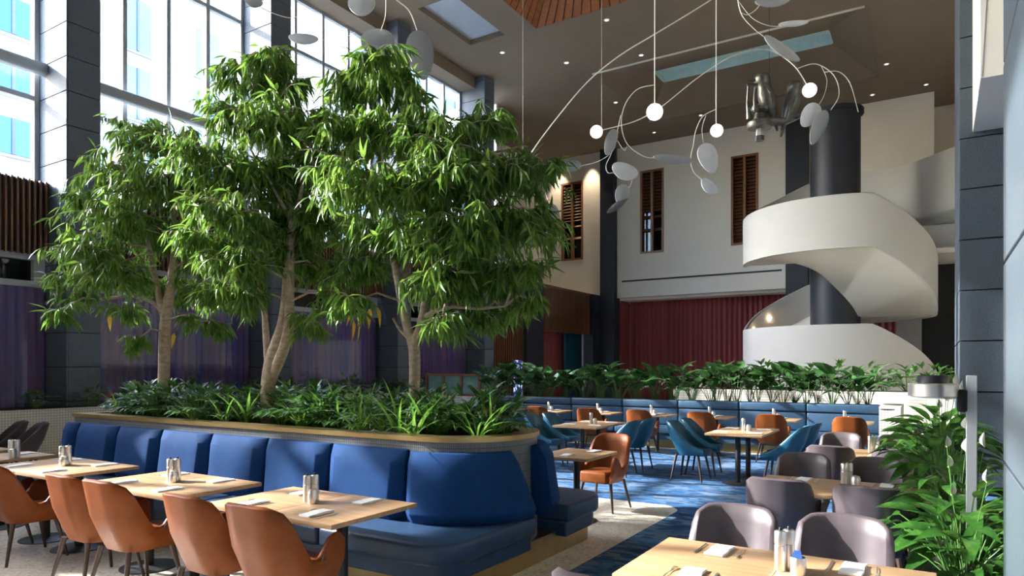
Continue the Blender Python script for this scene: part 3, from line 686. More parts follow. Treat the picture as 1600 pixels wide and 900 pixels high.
def chair(proto, x, y, rz, label, group):
    if proto.name in USED: return copy_tree(proto, (x, y, 0.0), math.radians(rz), label, group)
    USED.add(proto.name); proto.location = (x, y, 0); proto.rotation_euler = (0, 0, math.radians(rz)); proto['label'] = label; proto['group'] = group; return proto
# row of tan chairs at the banquette
for k, (x, y, rz) in enumerate([(-3.52, 2.93, 2), (-4.16, 2.92, -1), (-5.20, 2.93, 1), (-5.74, 2.92, 0), (-6.95, 2.92, -4), (-7.65, 2.93, 0)]):
    chair(tan0, x, y, rz, 'tan leather armchair facing the blue banquette, %s from its rounded end' % ORD[k], 'tan armchairs along the velvet banquette')
chair(tan0, -3.42, 7.62, 176, 'tan leather armchair facing the camera behind the planter\'s rounded end', None)
BT = [-.93-1.2*k for k in range(8)]                      # right edges of the bench tables
for k, xr in enumerate(BT[:7]):
    chair(tan0, xr-.36+(.05, -.02, -.06, -.1, 0, 0, 0)[k], 12.98, (0, 2, -2, 1, 3, 0, 0)[k], 'tan leather armchair facing the long blue bench, %s from the bench\'s right end' % ORD[k], 'tan armchairs along the blue bench')
# teal chairs
for k, (x, y) in enumerate([(-3.17, 10.28), (-3.17, 10.95)]):
    chair(teal0, x, y, -90+3*k, ('teal leather chair nearer the camera' if k == 0 else 'teal leather chair farther from the camera')+' on the left side of the free standing table', 'teal chairs at the carpet tables')
for k, (x, y) in enumerate([(-1.86, 10.35), (-1.80, 10.98)]):
    chair(teal0, x, y, 90, ('teal leather chair nearer the camera' if k == 0 else 'teal leather chair farther from the camera')+' on the right side of the free standing table', 'teal chairs at the carpet tables')
for k, (x, y) in enumerate([(-4.30, 10.12), (-4.28, 10.78)]):
    chair(teal0, x, y, 92, ('dark teal chair with its back to us nearer the camera' if k == 0 else 'dark teal chair with its back to us farther away')+' beside the middle carpet table', 'teal chairs at the carpet tables')
for k, (x, y) in enumerate([(-5.75, 10.35), (-5.75, 11.0)]):
    chair(teal0, x, y, -90, ('teal chair nearer the camera' if k == 0 else 'teal chair farther from the camera')+' on the left side of the middle carpet table', 'teal chairs at the carpet tables')
for k, (x, y) in enumerate([(-6.85, 10.3), (-6.85, 10.95)]):
    chair(teal0, x, y, 90, ('teal chair nearer the camera' if k == 0 else 'teal chair farther from the camera')+' at the table half hidden by the planter leaves', 'teal chairs at the carpet tables')
# plum chairs at the right hand tables
def plum(x, y, rz, lab): chair(plum0, x, y, rz, lab, 'plum chairs at the right hand tables')
plum(-1.16, 2.76, 0, 'plum chair cut off at the bottom edge of the picture')
plum(-1.01, 3.96, 180, 'pale sunlit plum chair across the nearest right table, beside the aisle')
plum(-.43, 3.98, 180, 'pale sunlit plum chair across the nearest right table, beside the lilies')
plum(-1.02, 5.66, 0, 'plum chair seen from behind at the middle right table, aisle side')
plum(-.40, 5.64, 0, 'plum chair seen from behind at the middle right table, lily side')
plum(-1.08, 6.88, 180, 'plum chair across the middle right table, aisle side')
plum(-.46, 6.86, 180, 'plum chair across the middle right table, lily side')
plum(-.97, 8.24, 0, 'plum chair seen from behind at the farthest right table, aisle side')
plum(-.33, 8.24, 0, 'plum chair seen from behind at the farthest right table, lily side')
plum(-1.02, 9.40, 180, 'plum chair across the farthest right table, aisle side')
plum(-.38, 9.40, 180, 'plum chair across the farthest right table, lily side')
for k, (x, y) in enumerate([(-11.38, 4.68), (-11.98, 4.66)]):
    chair(brown0, x, y, 168, 'dark brown chair by the white mosaic wall, %s the banquette' % ('nearer' if k == 0 else 'farther from'), 'brown chairs by the mosaic wall')
# ------------------------------------------------------------------ tables and tableware
def table_proto(w, d, m, name='dining_table'):
    t = thing(name, 'x', 'table')
    M().box(-w/2, w/2, -d/2, d/2, .718, .75).obj('tabletop', m, t, bevel=.004, seg=2)
    M().tube([(0, 0, .01), (0, 0, .70)], .038, 14).obj('column', 'black_metal', t, smooth=True)
    M().lathe([(.23, 0.0), (.23, .008), (.21, .014), (.04, .022)], 28).obj('base', 'black_metal', t, smooth=True)
    M().box(-.16, .16, -.03, .03, .695, .718).box(-.03, .03, -.16, .16, .695, .7178).obj('bracket', 'black_metal', t)
    return t
tx = table_proto(.638, .8, 'oak_x'); ty = table_proto(.8, .645, 'oak_y'); ts = table_proto(.62, .66, 'oak_x')
def table(proto, x, y, label, group, rz=0):
    if proto.name in USED: return copy_tree(proto, (x, y, 0), math.radians(rz), label, group)
    USED.add(proto.name); proto.location = (x, y, 0); proto.rotation_euler = (0, 0, math.radians(rz)); proto['label'] = label; proto['group'] = group; return proto
ROW = [-3.42, -4.06, -5.08, -5.72, -6.89, -7.53, -8.52, -9.49]
for k, x in enumerate(ROW): table(tx, x, 3.33, 'oak table by the blue banquette, %s from its rounded end' % ORD[k], 'oak tables along the velvet banquette')
table(ts, -11.7, 3.95, 'oak table beside the dark brown chairs', None)
for k, (yy, nm) in enumerate(((3.33, 'nearest'), (5.98, 'middle'), (8.55, 'farthest'))):
    for j, x in enumerate((-.955, -.315)): table(tx, x, yy, 'oak table in the %s right hand row, %s side' % (nm, 'aisle' if j == 0 else 'lily'), 'oak tables on the right')
for nm, x in (('rightmost', -2.47), ('middle', -5.0), ('leftmost', -7.6)):
    for j, y in enumerate((10.28, 10.925)): table(ty, x, y, 'oak table on the carpet, %s pair, %s half' % (nm, 'near' if j == 0 else 'far'), 'oak tables on the blue carpet')
for k, xr in enumerate(BT): table(ts, xr-.31, 13.44, 'small oak table at the long blue bench, %s from its right end' % ORD[k], 'small oak tables along the blue bench')
table(tx, -3.40, 6.85, 'small oak table behind the planter\'s rounded end', None)
# protos for tableware
def place_mesh(name, me, x, y, z, rz, label, cat, group, parts=()):
    o = link(name, me, None, (x, y, z)); o.rotation_euler = (0, 0, math.radians(rz)); tag(o, label, cat, group)
    for pn, pm in parts: link(pn, pm, o)
    if cat in ('pepper mill', 'salt mill', 'pot'): o.scale = (1.25, 1.25, 1.2)
    return o
nk = M()
nx_, ny_ = 10, 4
vs_ = []; 
for l in range(2):
    g = []
    for i in range(nx_+1):
        for j in range(ny_+1):
            x = -.105+.21*i/nx_; y = -.048+.096*j/ny_
            g.append((x+.004*l, y+.003*math.sin(x*40), .001+l*.009+.004*math.sin(x*30+l)*math.cos(y*25)*(1 if l else .0)+l*.004))
    o = len(nk.v); nk.v += g
    nk.f += [(o+i*(ny_+1)+j, o+(i+1)*(ny_+1)+j, o+(i+1)*(ny_+1)+j+1, o+i*(ny_+1)+j+1) for i in range(nx_) for j in range(ny_)]
W_ = ny_+1; N1 = (nx_+1)*W_
edge = [i*W_ for i in range(nx_+1)]+[nx_*W_+j for j in range(1, W_)]+[i*W_+ny_ for i in range(nx_-1, -1, -1)]+[j for j in range(ny_-1, 0, -1)]
for p, q in zip(edge, edge[1:]+edge[:1]): nk.f.append((p, q, q+N1, p+N1))
NAP = nk.mesh('napkin', 'napkin', smooth=True, angle=50)
fk = M().tube([(0, -.10, .004), (0, -.03, .007), (0, .02, .004), (0, .045, .006)], [.004, .003, .0035, .009], 6, .35)
for q in (-.008, -.0027, .0027, .008): fk.tube([(q, .04, .006), (q, .07, .009), (q*.9, .095, .006)], [.0016, .0016, .001], 4)
FORK = fk.mesh('fork', 'steel', smooth=True)
KNIFE = M().tube([(0, -.11, .005), (0, -.02, .005), (0, .0, .004), (.002, .08, .004), (0, .11, .003)], [.006, .005, .007, .008, .001], 6, .3).mesh('knife', 'steel', smooth=True)
MILL = M().lathe([(.001, 0), (.021, 0), (.022, .004), (.022, .098), (.0205, .10), (.0205, .104), (.022, .106), (.022, .150), (.019, .155), (.001, .156)], 20).mesh('pepper_mill', 'steel', smooth=True, angle=35)
MTOP = M().lathe([(.001, .156), (.006, .156), (.007, .162), (.004, .168), (.001, .168)], 10).mesh('knob', 'black_metal', smooth=True)
POT = M().lathe([(.001, 0), (.027, 0), (.029, .006), (.029, .062), (.027, .066), (.025, .066), (.024, .01), (.001, .01)], 22).mesh('sugar_pot', 'steel', smooth=True, angle=35)
SACH = M()
for k in range(5): SACH.box(-.018+.002*k, .015-.003*k, -.016+.007*k, -.013+.007*k, .012, .078+.006*((k*7) % 3))
SACH = SACH.mesh('sachets', 'blue_paper')
LID = M().lathe([(.001, .064), (.026, .064), (.024, .078), (.008, .084), (.001, .084)], 18).mesh('lid', 'steel', smooth=True)
def mills(x, y, where, far=False):
    g = 'condiments on the tables'
    place_mesh('pepper_mill', MILL, x, y, .75, 0, 'tall steel pepper mill on %s' % where, 'pepper mill', g, (('knob', MTOP),))
    if not far: place_mesh('salt_mill', MILL, x+.03, y+.045, .75, 0, 'salt mill behind pepper mill on %s' % where, 'salt mill', g, (('knob', MTOP),))
    place_mesh('sugar_pot', POT, x+.082, y-.02, .75, 0, 'short steel pot on %s' % where, 'pot', g, (('sachets', SACH),) if 'nearest' in where else (('lid', LID),))
def setting(x, y, rz, where, cut=True):
    place_mesh('napkin', NAP, x, y, .7505, rz+90+random.uniform(-6, 6), 'white folded napkin %s' % where, 'napkin', 'napkins on the tables')
    if cut:
        r = math.radians(rz); dx, dy = math.cos(r), math.sin(r)
        place_mesh('fork', FORK, x-dx*.10, y-dy*.10, .7505, rz+random.uniform(-4, 4), 'fork by napkin %s' % where, 'fork', 'cutlery on the tables')
        place_mesh('knife', KNIFE, x+dx*.10, y+dy*.10, .7505, rz+random.uniform(-4, 4), 'knife by napkin %s' % where, 'knife', 'cutlery on the tables')
for k, x in enumerate(ROW[:7]):
    w_ = '%s banquette table from rounded end' % ORD[k]
    setting(x, 3.10, 0, 'on chair side of '+w_); setting(x, 3.57, 180, 'on banquette side of '+w_)
    if k % 2 == 1: mills(x+.26, 3.36, w_)
mills(-8.35, 3.36, 'seventh banquette table from rounded end')
for yy, nm in ((3.33, 'nearest'), (5.98, 'middle'), (8.55, 'farthest')):
    for j, x in enumerate((-.95, -.33)):
        sd = 'aisle' if j == 0 else 'lily'
        setting(x, yy-.25, 0, 'on near edge of %s right hand table, %s side' % (nm, sd)); setting(x, yy+.24, 180, 'on far edge of %s right hand table, %s side' % (nm, sd))
    mills(-.62, yy+.06, 'the %s right hand table' % nm)
for nm, x in (('rightmost', -2.47), ('middle', -5.0), ('leftmost', -7.6)):
    for j, y in enumerate((10.26, 10.93)):
        for sx in (-1, 1): setting(x+sx*.24, y, 90, 'on the %s %s corner of the %s carpet table' % ('near' if j == 0 else 'far', 'left' if sx < 0 else 'right', nm), False)
    mills(x, 10.62, 'the %s carpet table' % nm, True)
for k, xr in enumerate(BT):
    w_ = '%s bench table from bench\'s right end' % ORD[k]
    setting(xr-.31, 13.27, 0, 'on chair side of '+w_, False); setting(xr-.31, 13.62, 180, 'on bench side of '+w_, False); mills(xr-.45, 13.46, w_, True)
setting(-3.30, 7.08, 180, 'on chair side of small table behind rounded planter end'); setting(-3.40, 6.6, 0, 'on planter side of small table behind rounded planter end')
# ------------------------------------------------------------------ leaves and trees
def leaf_data(L, W, rows, fold, droop, tip=2.0, blunt=.5):
    vs, fs = [], []
    for i in range(rows+1):
        t = i/rows; w = W/2*max(0.0, math.sin(math.pi*min(1, t**blunt)))**.9 if 0 < t < 1 else 0.004*W
        y = L*t*(1-.12*droop*t); z = -L*droop*t**tip*.5
        vs += [(-w, y, z+fold*w), (0, y, z), (w, y, z+fold*w)]
    for i in range(rows):
        a = i*3; fs += [(a, a+1, a+4, a+3), (a+1, a+2, a+5, a+4)]
    return np.array(vs), fs
def leaf_mesh(name, m, *a, **k):
    v, f = leaf_data(*a, **k); g = M(); g.v = [tuple(p) for p in v]; g.f = f
    return g.mesh(name, m, smooth=True, angle=180)
def frame(d, up=None, roll=0.0):
    d = Vector(d).normalized(); up = Vector(up or (0, 0, 1)); x = d.cross(up)
    if x.length < .05: x = d.cross(Vector((1, 0, .1)))
    x.normalize(); z = x.cross(d); R = Matrix((x, d, z)).transposed()
    return R @ Matrix.Rotation(roll, 3, 'Y')
def many_leaves(name, m, base, placed, parent):
    bv, bf = base; n = len(bv); allv = np.zeros((len(placed)*n, 3)); fs = []
    for i, (p, R, s) in enumerate(placed):
        allv[i*n:(i+1)*n] = (bv*s) @ np.array(R).T + np.array(p)
        o = i*n; fs += [tuple(k+o for k in f) for f in bf]
    me = bpy.data.meshes.new(name); me.from_pydata(allv.tolist(), [], fs); me.materials.append(MATS[m]); me.shade_smooth(); me.update()
    return link(name, me, parent)
FIC = leaf_data(.205, .035, 3, .45, .5); FIC_ME = [leaf_mesh('leaf', 'ficus', .205, .035, 5, .45, d) for d in (.25, .5, .75)]
def set_rot(o, p, R, s): o.matrix_basis = Matrix.Translation(p) @ (R.to_4x4() @ Matrix.Diagonal((s, s, s, 1)))
def tree(label, base, dep, limbs, clusters, seed, dens=1.0, yellow=()):
    r = random.Random(seed)
    t = thing('ficus_tree', label, 'tree', base, 0, 'indoor ficus trees in the planter')
    B = Vector(base)
    def W(u, v, dd=0): return at_d(u, v, dep+dd)-B
    px = dep/FPX
    ends = []
    for k, (nm, pts) in enumerate(limbs):
        P = [W(u, v, dd) for u, v, dd, _ in pts]; R = [(q if v > 430 else q*max(.45, 1-(430-v)/300))*px*.78 for _, v, _, q in pts]
        # smooth the polyline a little
        Q, S = [], []
        for i in range(len(P)-1):
            for j in range(4):
                a = j/4; p0, p1, p2, p3 = P[max(i-1, 0)], P[i], P[i+1], P[min(i+2, len(P)-1)]
                Q.append(.5*((2*p1)+(p2-p0)*a+(2*p0-5*p1+4*p2-p3)*a*a+(3*p1-p0-3*p2+p3)*a**3)); S.append(R[i]+(R[i+1]-R[i])*a)
        Q.append(P[-1]); S.append(R[-1])
        M().tube(Q, S, 10).obj(nm, 'bark', t, smooth=True)
        ends += Q[len(Q)//3:]
    placed = []; tw = M()
    for (u, v, rad, *dd) in clusters:
        c = W(u, v, dd[0] if dd else r.uniform(-.75, .35)); Rm = rad*px
        near = min(ends, key=lambda e: (e-c).length)
        mid = near.lerp(c, .5)+Vector((0, 0, .08))
        M().tube([near, mid, c], [.014, .010, .006], 6).obj('branch', 'bark', t, smooth=True)
        for _ in range(int(rad*rad/36*dens)+4):
            a, b = r.uniform(0, 2*math.pi), r.uniform(-.25, 1.0)
            o = Vector((math.cos(a), math.sin(a), b)).normalized()
            s0 = c+o*Rm*r.uniform(.05, .55)+Vector((r.uniform(-.2,.2), r.uniform(-.2,.2), r.uniform(-.2,.2)))*Rm*1.6; L = (Rm*r.uniform(.4, .7)+.06)*(1.75 if r.random() < .16 else 1)
            pts = [s0+o*L*q+Vector((0, 0, -L*.45*q*q)) for q in (0, .33, .66, 1)]
            tw.tube(pts, [.005, .004, .003, .002], 4)
            for k in range(r.randint(9, 13)):
                q = r.uniform(.15, 1.0); p = s0+o*L*q+Vector((0, 0, -L*.45*q*q))
                th = r.uniform(0, 2*math.pi)
                d = o*.45+Vector((math.cos(th)*.65, math.sin(th)*.65, r.uniform(-2.1, -.45)))
                if q > .93: d += o*.4+Vector((0, 0, .6))
                placed.append((p, frame(d, Vector((r.uniform(-.5, .5), r.uniform(-.5, .5), 1)), r.uniform(-.9, .9)), r.uniform(.7, 1.15)))
    tw.obj('twigs', 'bark', t)['kind'] = 'stuff'
    placed.sort(key=lambda q: (q[0]+B).dot(FWD)-q[2]*.4)
    for p, R, s in placed[:300]:
        o = link('leaf', r.choice(FIC_ME), t); set_rot(o, p, R, s)
    many_leaves('foliage', 'ficus', FIC, placed[300:], t)['kind'] = 'stuff'
    yl = leaf_mesh('yellow_leaf', 'ficus_yellow', .19, .042, 5, .4, .3) if yellow else None
    for u, v, dd in yellow:
        o = link('yellow_leaf', yl, t); set_rot(o, W(u, v, dd), frame((r.uniform(-.2, .2), r.uniform(-.2, .2), -1), (1, 0, 0), r.uniform(-1, 1)), 1.15)
    return t
def tbase(u, d): p = at_d(u, 575, d); return (p.x, p.y, 1.1)
tree('ficus tree with a single slender trunk, farthest along the banquette', tbase(255, 8.55), 8.55,
     [('trunk', [(252,655,0,12),(256,590,0,11),(257,530,0,11),(260,490,0,10),(268,440,0,9),(272,390,0,8),(268,320,0,6),(262,250,0,4)]),
      ('branch', [(258,500,0,8),(250,470,0,7),(240,420,-.1,6),(225,350,-.2,5),(205,270,-.2,3)]),
      ('branch', [(255,490,0,5),(238,472,.05,4),(205,463,.1,3.5),(160,468,.1,3),(120,478,.1,2)]),
      ('branch', [(270,430,0,6),(300,390,.2,5),(318,340,.3,3)])],
     [(215,212,38),(272,228,40),(180,268,42),(238,290,50),(150,322,38),(300,305,46),(200,350,48),(268,375,46),(135,392,38),(118,448,32),(180,428,40),(332,400,42),(305,455,34),(97,484,16),(235,440,30),(318,505,24),(200,486,18),(215,530,14)], 11, 1.0, [(172,492,0),(272,520,0)])
tree('tallest ficus tree with twin leaning stems at the middle of the planter', tbase(425, 7.5), 7.5,
     [('trunk', [(420,690,0,13),(418,625,0,14),(422,580,0,15),(428,550,0,13),(440,510,0,10),(446,470,.05,9),(450,400,.05,8),(455,330,0,7),(440,250,0,6),(425,160,0,4),(417,90,0,2.5)]),
      ('branch', [(425,590,0,11),(445,540,-.1,11),(452,500,-.1,10),(452,440,-.1,9),(456,380,0,8),(470,300,0,6),(490,220,0,4)]),
      ('branch', [(420,590,0,8),(416,530,.1,7),(412,480,.15,6),(400,430,.2,6),(375,370,.2,5),(345,290,.2,3)]),
      ('branch', [(452,340,0,6),(425,290,-.2,5),(390,230,-.2,4),(370,180,-.2,2)])],
     [(415,88,28),(382,122,34),(450,132,34),(360,182,40),(420,192,50),(480,192,42),(325,250,44),(392,272,54),(462,282,54),(520,252,38),(352,338,48),(430,350,52),(500,345,44),(312,372,30),(368,415,42),(462,405,36),(505,425,24),(395,470,22),(525,462,20),(345,458,24),(490,505,16)], 12, 1.0)
tree('ficus tree with a forked trunk nearest the planter\'s rounded end', tbase(645, 6.7), 6.7,
     [('trunk', [(646,690,0,11),(647,620,0,11),(648,560,0,12),(645,535,0,12),(636,510,0,9),(628,470,0,9),(620,430,.05,8),(605,350,.1,7),(598,250,.1,5),(592,130,.1,3)]),
      ('branch', [(645,540,0,10),(655,515,-.1,8),(662,480,-.1,7),(668,440,-.1,6),(690,390,-.2,5),(715,330,-.2,4),(750,240,-.2,2.5)]),
      ('branch', [(640,530,0,4),(625,515,.1,3.5),(614,497,.1,2.5)]),
      ('branch', [(662,495,-.1,5),(700,480,-.2,4),(750,482,-.2,3),(790,478,-.3,2)]),
      ('branch', [(625,450,0,7),(645,400,.2,6),(665,350,.3,5),(700,290,.4,4),(780,270,.3,2.5)])],
     [(592,92,28),(552,132,34),(626,130,36),(540,200,40),(600,210,50),(660,205,38),(702,225,38),(756,195,32),(562,288,48),(640,290,52),(710,290,50),(770,262,40),(820,272,34),(853,256,14),(592,365,48),(660,375,52),(732,370,52),(798,350,44),(836,340,24),(565,420,36),(700,435,44),(765,435,44),(818,425,30),(735,495,32),(785,485,26),(548,472,20),(690,500,22),(830,470,16)], 13, 1.05, [(548,478,0),(552,500,0),(566,478,.1),(578,482,0),(590,480,.1),(545,465,.1),(560,505,0)])

# autumn street trees outside the glazing
r = random.Random(77)
for k, (x, y) in enumerate(((-21.5, 11.6), (-22.5, 15.6))):
    t = thing('street_tree', 'yellowing street tree outside the window wall, %s the leftmost column' % ('nearer' if k == 0 else 'farther from'), 'tree', (x, y, -.15), 0, 'street trees')
    M().tube([(0, 0, 0), (.1, .05, 3), (0, .1, 5.5)], [.16, .12, .06], 8).obj('trunk', 'bark', t, smooth=True)
    pl_ = []
    for _ in range(1400):
        q = Vector((r.gauss(0, 1), r.gauss(0, 1), r.gauss(0, 1))).normalized()*(r.random()**.4)
        pl_.append((Vector((q.x*1.7, q.y*1.9, 6.6+q.z*2.2)), frame((r.uniform(-1, 1), r.uniform(-1, 1), r.uniform(-1, .3)), (0, 0, 1), r.uniform(-1, 1)), r.uniform(.7, 1.2)))
    many_leaves('foliage', 'outdoor_leaf', leaf_data(.17, .11, 3, .2, .3), pl_, t)['kind'] = 'stuff'
# ------------------------------------------------------------------ planting in the island
SHRUB_LEAF = leaf_data(.16, .05, 3, .3, .5)
def rosette(r, n, L0, L1, el0, el1, spread=.05):
    out = []
    for k in range(n):
        a = 2.4*k+r.uniform(-.4, .4); el = r.uniform(el0, el1)
        out.append((Vector((math.cos(a)*spread*r.random(), math.sin(a)*spread*r.random(), 0)), Vector((math.cos(a)*math.cos(el), math.sin(a)*math.cos(el), math.sin(el))), r.uniform(L0, L1)))
    return out
def shrub_proto(seed, m='shrub', n=26, size=1.0, fan=5):
    r = random.Random(seed); t = thing('leafy_shrub', 'x', 'plant'); placed = []; st = M()
    for p, d, L in rosette(r, n, .18*size, .38*size, .35, 1.35):
        e = p+d*L+Vector((0, 0, .0)); st.tube([p, p+d*L*.5+Vector((0, 0, .02)), e], [.004, .003, .002], 4)
        for q in range(fan):
            a = (q-(fan-1)/2)*.55; dd = (Matrix.Rotation(a, 3, 'Z') @ d)+Vector((0, 0, -.55)); placed.append((e-d*L*.06*q*.3, frame(dd, (0, 0, 1), r.uniform(-.3, .3)), r.uniform(.6, 1.1)*size))
    st.obj('stems', 'stem_green', t)['kind'] = 'stuff'
    many_leaves('foliage', m, SHRUB_LEAF, placed, t)['kind'] = 'stuff'
    return t
BLADES = [leaf_mesh('blade', 'strap', .50, .026, 7, .35, d, tip=2.2, blunt=.6) for d in (.5, .9, 1.3)]
def strap_proto(seed, n=15, size=1.0):
    r = random.Random(seed); t = thing('strap_leaf_plant', 'x', 'plant')
    for p, d, L in rosette(r, n, .65*size, 1.15*size, .75, 1.4, .04):
        o = link('blade', r.choice(BLADES), t); set_rot(o, p, frame(d, (0, 0, 1), r.uniform(-.5, .5)), L)
    return t
SHR = [shrub_proto(s) for s in (21, 22, 23)]; STR = [strap_proto(s) for s in (31, 32, 33)]
first = set()
def put(protos, r, x, y, z, label, cat, group, sc=1.0):
    p = r.choice(protos); rz = r.uniform(0, 6.28)
    if p.name not in first: first.add(p.name); o = p
    else: o = copy_tree(p)
    o.location = (x, y, z); o.rotation_euler = (0, 0, rz); o.scale = (sc, sc, sc); tag(o, label, cat, group); return o
r = random.Random(5)
for i in range(58):
    x = -8.85+i*.098+r.uniform(-.05, .05); y = r.choice((4.62, 4.8, 5.0, 5.2, 5.4))+r.uniform(-.05, .05)
    if x > -3.35 and y < 4.9: y = 5.1
    put(SHR, r, x, y, 1.1, 'low dark green leafy shrub in the tree planter', 'plant', 'leafy shrubs in the tree planter', r.uniform(.75, 1.1))
r = random.Random(6)
for u, dy, sc in [(190,0,.7),(300,.0,.9),(315,.2,.8),(352,0,.75),(385,.1,.9),(395,.5,1),(440,.2,.8),(470,0,.7),(530,.2,.9),(560,0,.85),(575,.35,1),(600,.1,.8),(625,0,.9),(648,-.05,.8),(670,.25,1),(690,.4,1.0),(720,.5,1.05),(745,.15,.8),(770,.35,.8),(505,.4,.9)]:
    d = ray(u, 575); yy = 4.6+dy; x = d.x/d.y*yy
    if x > -3.2: x = -3.25
    put(STR, r, x, yy, 1.1, 'bright green strap leaved clump in the tree planter', 'plant', 'strap leaved clumps in the tree planter', sc*1.2)
r = random.Random(9)
for i in range(15): put(SHR, r, -14.36+r.uniform(-.06, .06), 5.0+i*1.02+r.uniform(-.2, .2), .95, 'low leafy shrub in the white mosaic planter under the windows', 'plant', 'shrubs under the windows', r.uniform(.9, 1.5))
# ------------------------------------------------------------------ broad leaved lilies
LILY = [leaf_mesh('leaf', 'lily', .38, .20, 6, .3, d, blunt=.75) for d in (.3, .7, 1.0)]
LILB = [leaf_mesh('leaf', 'lily_bright', .27, .11, 8, .3, d, blunt=.72) for d in (.5, .9, 1.3)]
FLAT_ = [leaf_mesh('spathe', 'spathe', .12, .065, 5, .9, -.2, blunt=.7)]
def lily_proto(seed, n, leaves, L0, L1, el0, el1, ls, flowers=0, spread=.06, sag=-.1):
    r = random.Random(seed); t = thing('peace_lily', 'x', 'plant'); st = M()
    for p, d, L in rosette(r, n, L0, L1, el0, el1, spread):
        e = p+d*L; st.tube([p, p+d*L*.55+Vector((0, 0, .03)), e], [.006, .005, .004], 5)
        o = link('leaf', r.choice(leaves), t); dd = Vector((d.x*1.3, d.y*1.3, d.z*.55+sag)); set_rot(o, e, frame(dd, (0, 0, 1), r.uniform(-.5, .5)), r.uniform(*ls))
    st.obj('stems', 'stem_green', t)['kind'] = 'stuff'
    for k in range(flowers):
        a = r.uniform(0, 6.28); q = Vector((math.cos(a)*.14, math.sin(a)*.14, r.uniform(.62, .85)))
        f = M().tube([Vector((0, 0, 0)), q*.5+Vector((0, 0, .03)), q], [.005, .004, .003], 5).obj('flower', 'stem_green', t, smooth=True)
        o = link('spathe', FLAT_[0], f); set_rot(o, q, frame((q.x, q.y, 1.6), (-q.x, -q.y, .3), 0), r.uniform(.65, .85))
        s = M().tube([q, q+Vector((0, 0, .06))], [.007, .004], 6).obj('spadix', 'spadix', f, smooth=True)
    return t
LP = [lily_proto(s, 13, LILY, .25, .62, .9, 1.45, (.8, 1.15)) for s in (41, 42, 43)]
r = random.Random(14)
for i in range(40):
    put(LP, r, -9.85+i*.224+r.uniform(-.06, .06), (14.82, 15.16)[i % 2]+r.uniform(-.06, .06), .96, 'glossy broad leaved lily in the row behind the blue bench', 'plant', 'lilies behind the blue bench', r.uniform(.95, 1.25))
r = random.Random(15)
for i in range(14): put(SHR, r, -6.1+i*.55, 19.8+r.uniform(-.2, .2), 1.1, 'dark leafy shrub in the long white tiled planter near the stair', 'plant', 'shrubs in the tiled planter', r.uniform(1.4, 2.0))
r = random.Random(16)
for i in range(5): put(SHR, r, -12.2+i*.5, 15.1, .95, 'dark shrub behind the green glass screen', 'plant', 'shrubs behind the glass screen', r.uniform(.9, 1.2))
# right hand planters with peace lilies
gp = thing('brass_planter', 'brass panelled planter end beside the middle right hand table', 'planter')
M().box(-.19, .25, 6.47, 9.6, .0, .74).obj('body', 'brass', gp); M().box(-.17, .23, 6.49, 9.58, .74, .75).obj('soil', 'soil', gp)
for z in (.03, .27, .51): M().box(-.195, .0, 6.455, 6.47, z, z+.225).obj('panel', 'brass', gp, bevel=.004, seg=1)
bp = thing('black_planter', 'black trough planter beside the bluestone column full of peace lilies', 'planter')
M().box(-.02, .25, 4.12, 6.4, 0, .5).obj('body', 'black_metal', bp); M().box(0, .23, 4.14, 6.38, .5, .51).obj('soil', 'soil', bp)
RL = [lily_proto(s, 54, LILB, .12, .48, .5, 1.5, (.7, 1.2), fl, .12, -.32) for s, fl in ((51, 2), (52, 3), (53, 1))]
r = random.Random(18)
for k, (x, y, z, sc) in enumerate([(.14, 4.55, .5, .75), (.13, 5.0, .5, .9), (.12, 5.6, .5, .98), (.10, 6.2, .5, 1.0), (.06, 6.9, .74, .95), (.05, 7.6, .74, 1.0), (.05, 8.4, .74, 1.0), (.05, 9.2, .74, 1.0)]):
    put(RL, r, x, y, z, 'peace lily with arching leaves, %s from the camera in the right hand planters' % ORD[k], 'plant', 'peace lilies on the right', sc)
# planter spotlight on a grey post
lp = thing('planter_lamp', 'grey post lamp with a round steel head standing among the peace lilies', 'lamp', (0.185, 5.0, .5))
M().box(-.028, .028, -.008, .008, 0, 1.155).obj('post', 'alu', lp, bevel=.003, seg=1)
M().box(-.075, -.02, -.02, .02, .93, 1.07).obj('bracket', 'black_metal', lp, bevel=.015, seg=2)
M().lathe([(.10, 1.02), (.135, 1.025), (.135, 1.10), (.13, 1.105), (.08, 1.105)], 28, (-.20, 0, 0)).obj('head', 'steel', lp, smooth=True, angle=35)
M().lathe([(.085, 1.105), (.085, 1.15), (.08, 1.155)], 24, (-.20, 0, 0)).obj('driver_cap', 'black_metal', lp, smooth=True, angle=35)
M().lathe([(.12, 1.012), (.12, 1.022)], 24, (-.20, 0, 0)).obj('lens', 'napkin', lp)
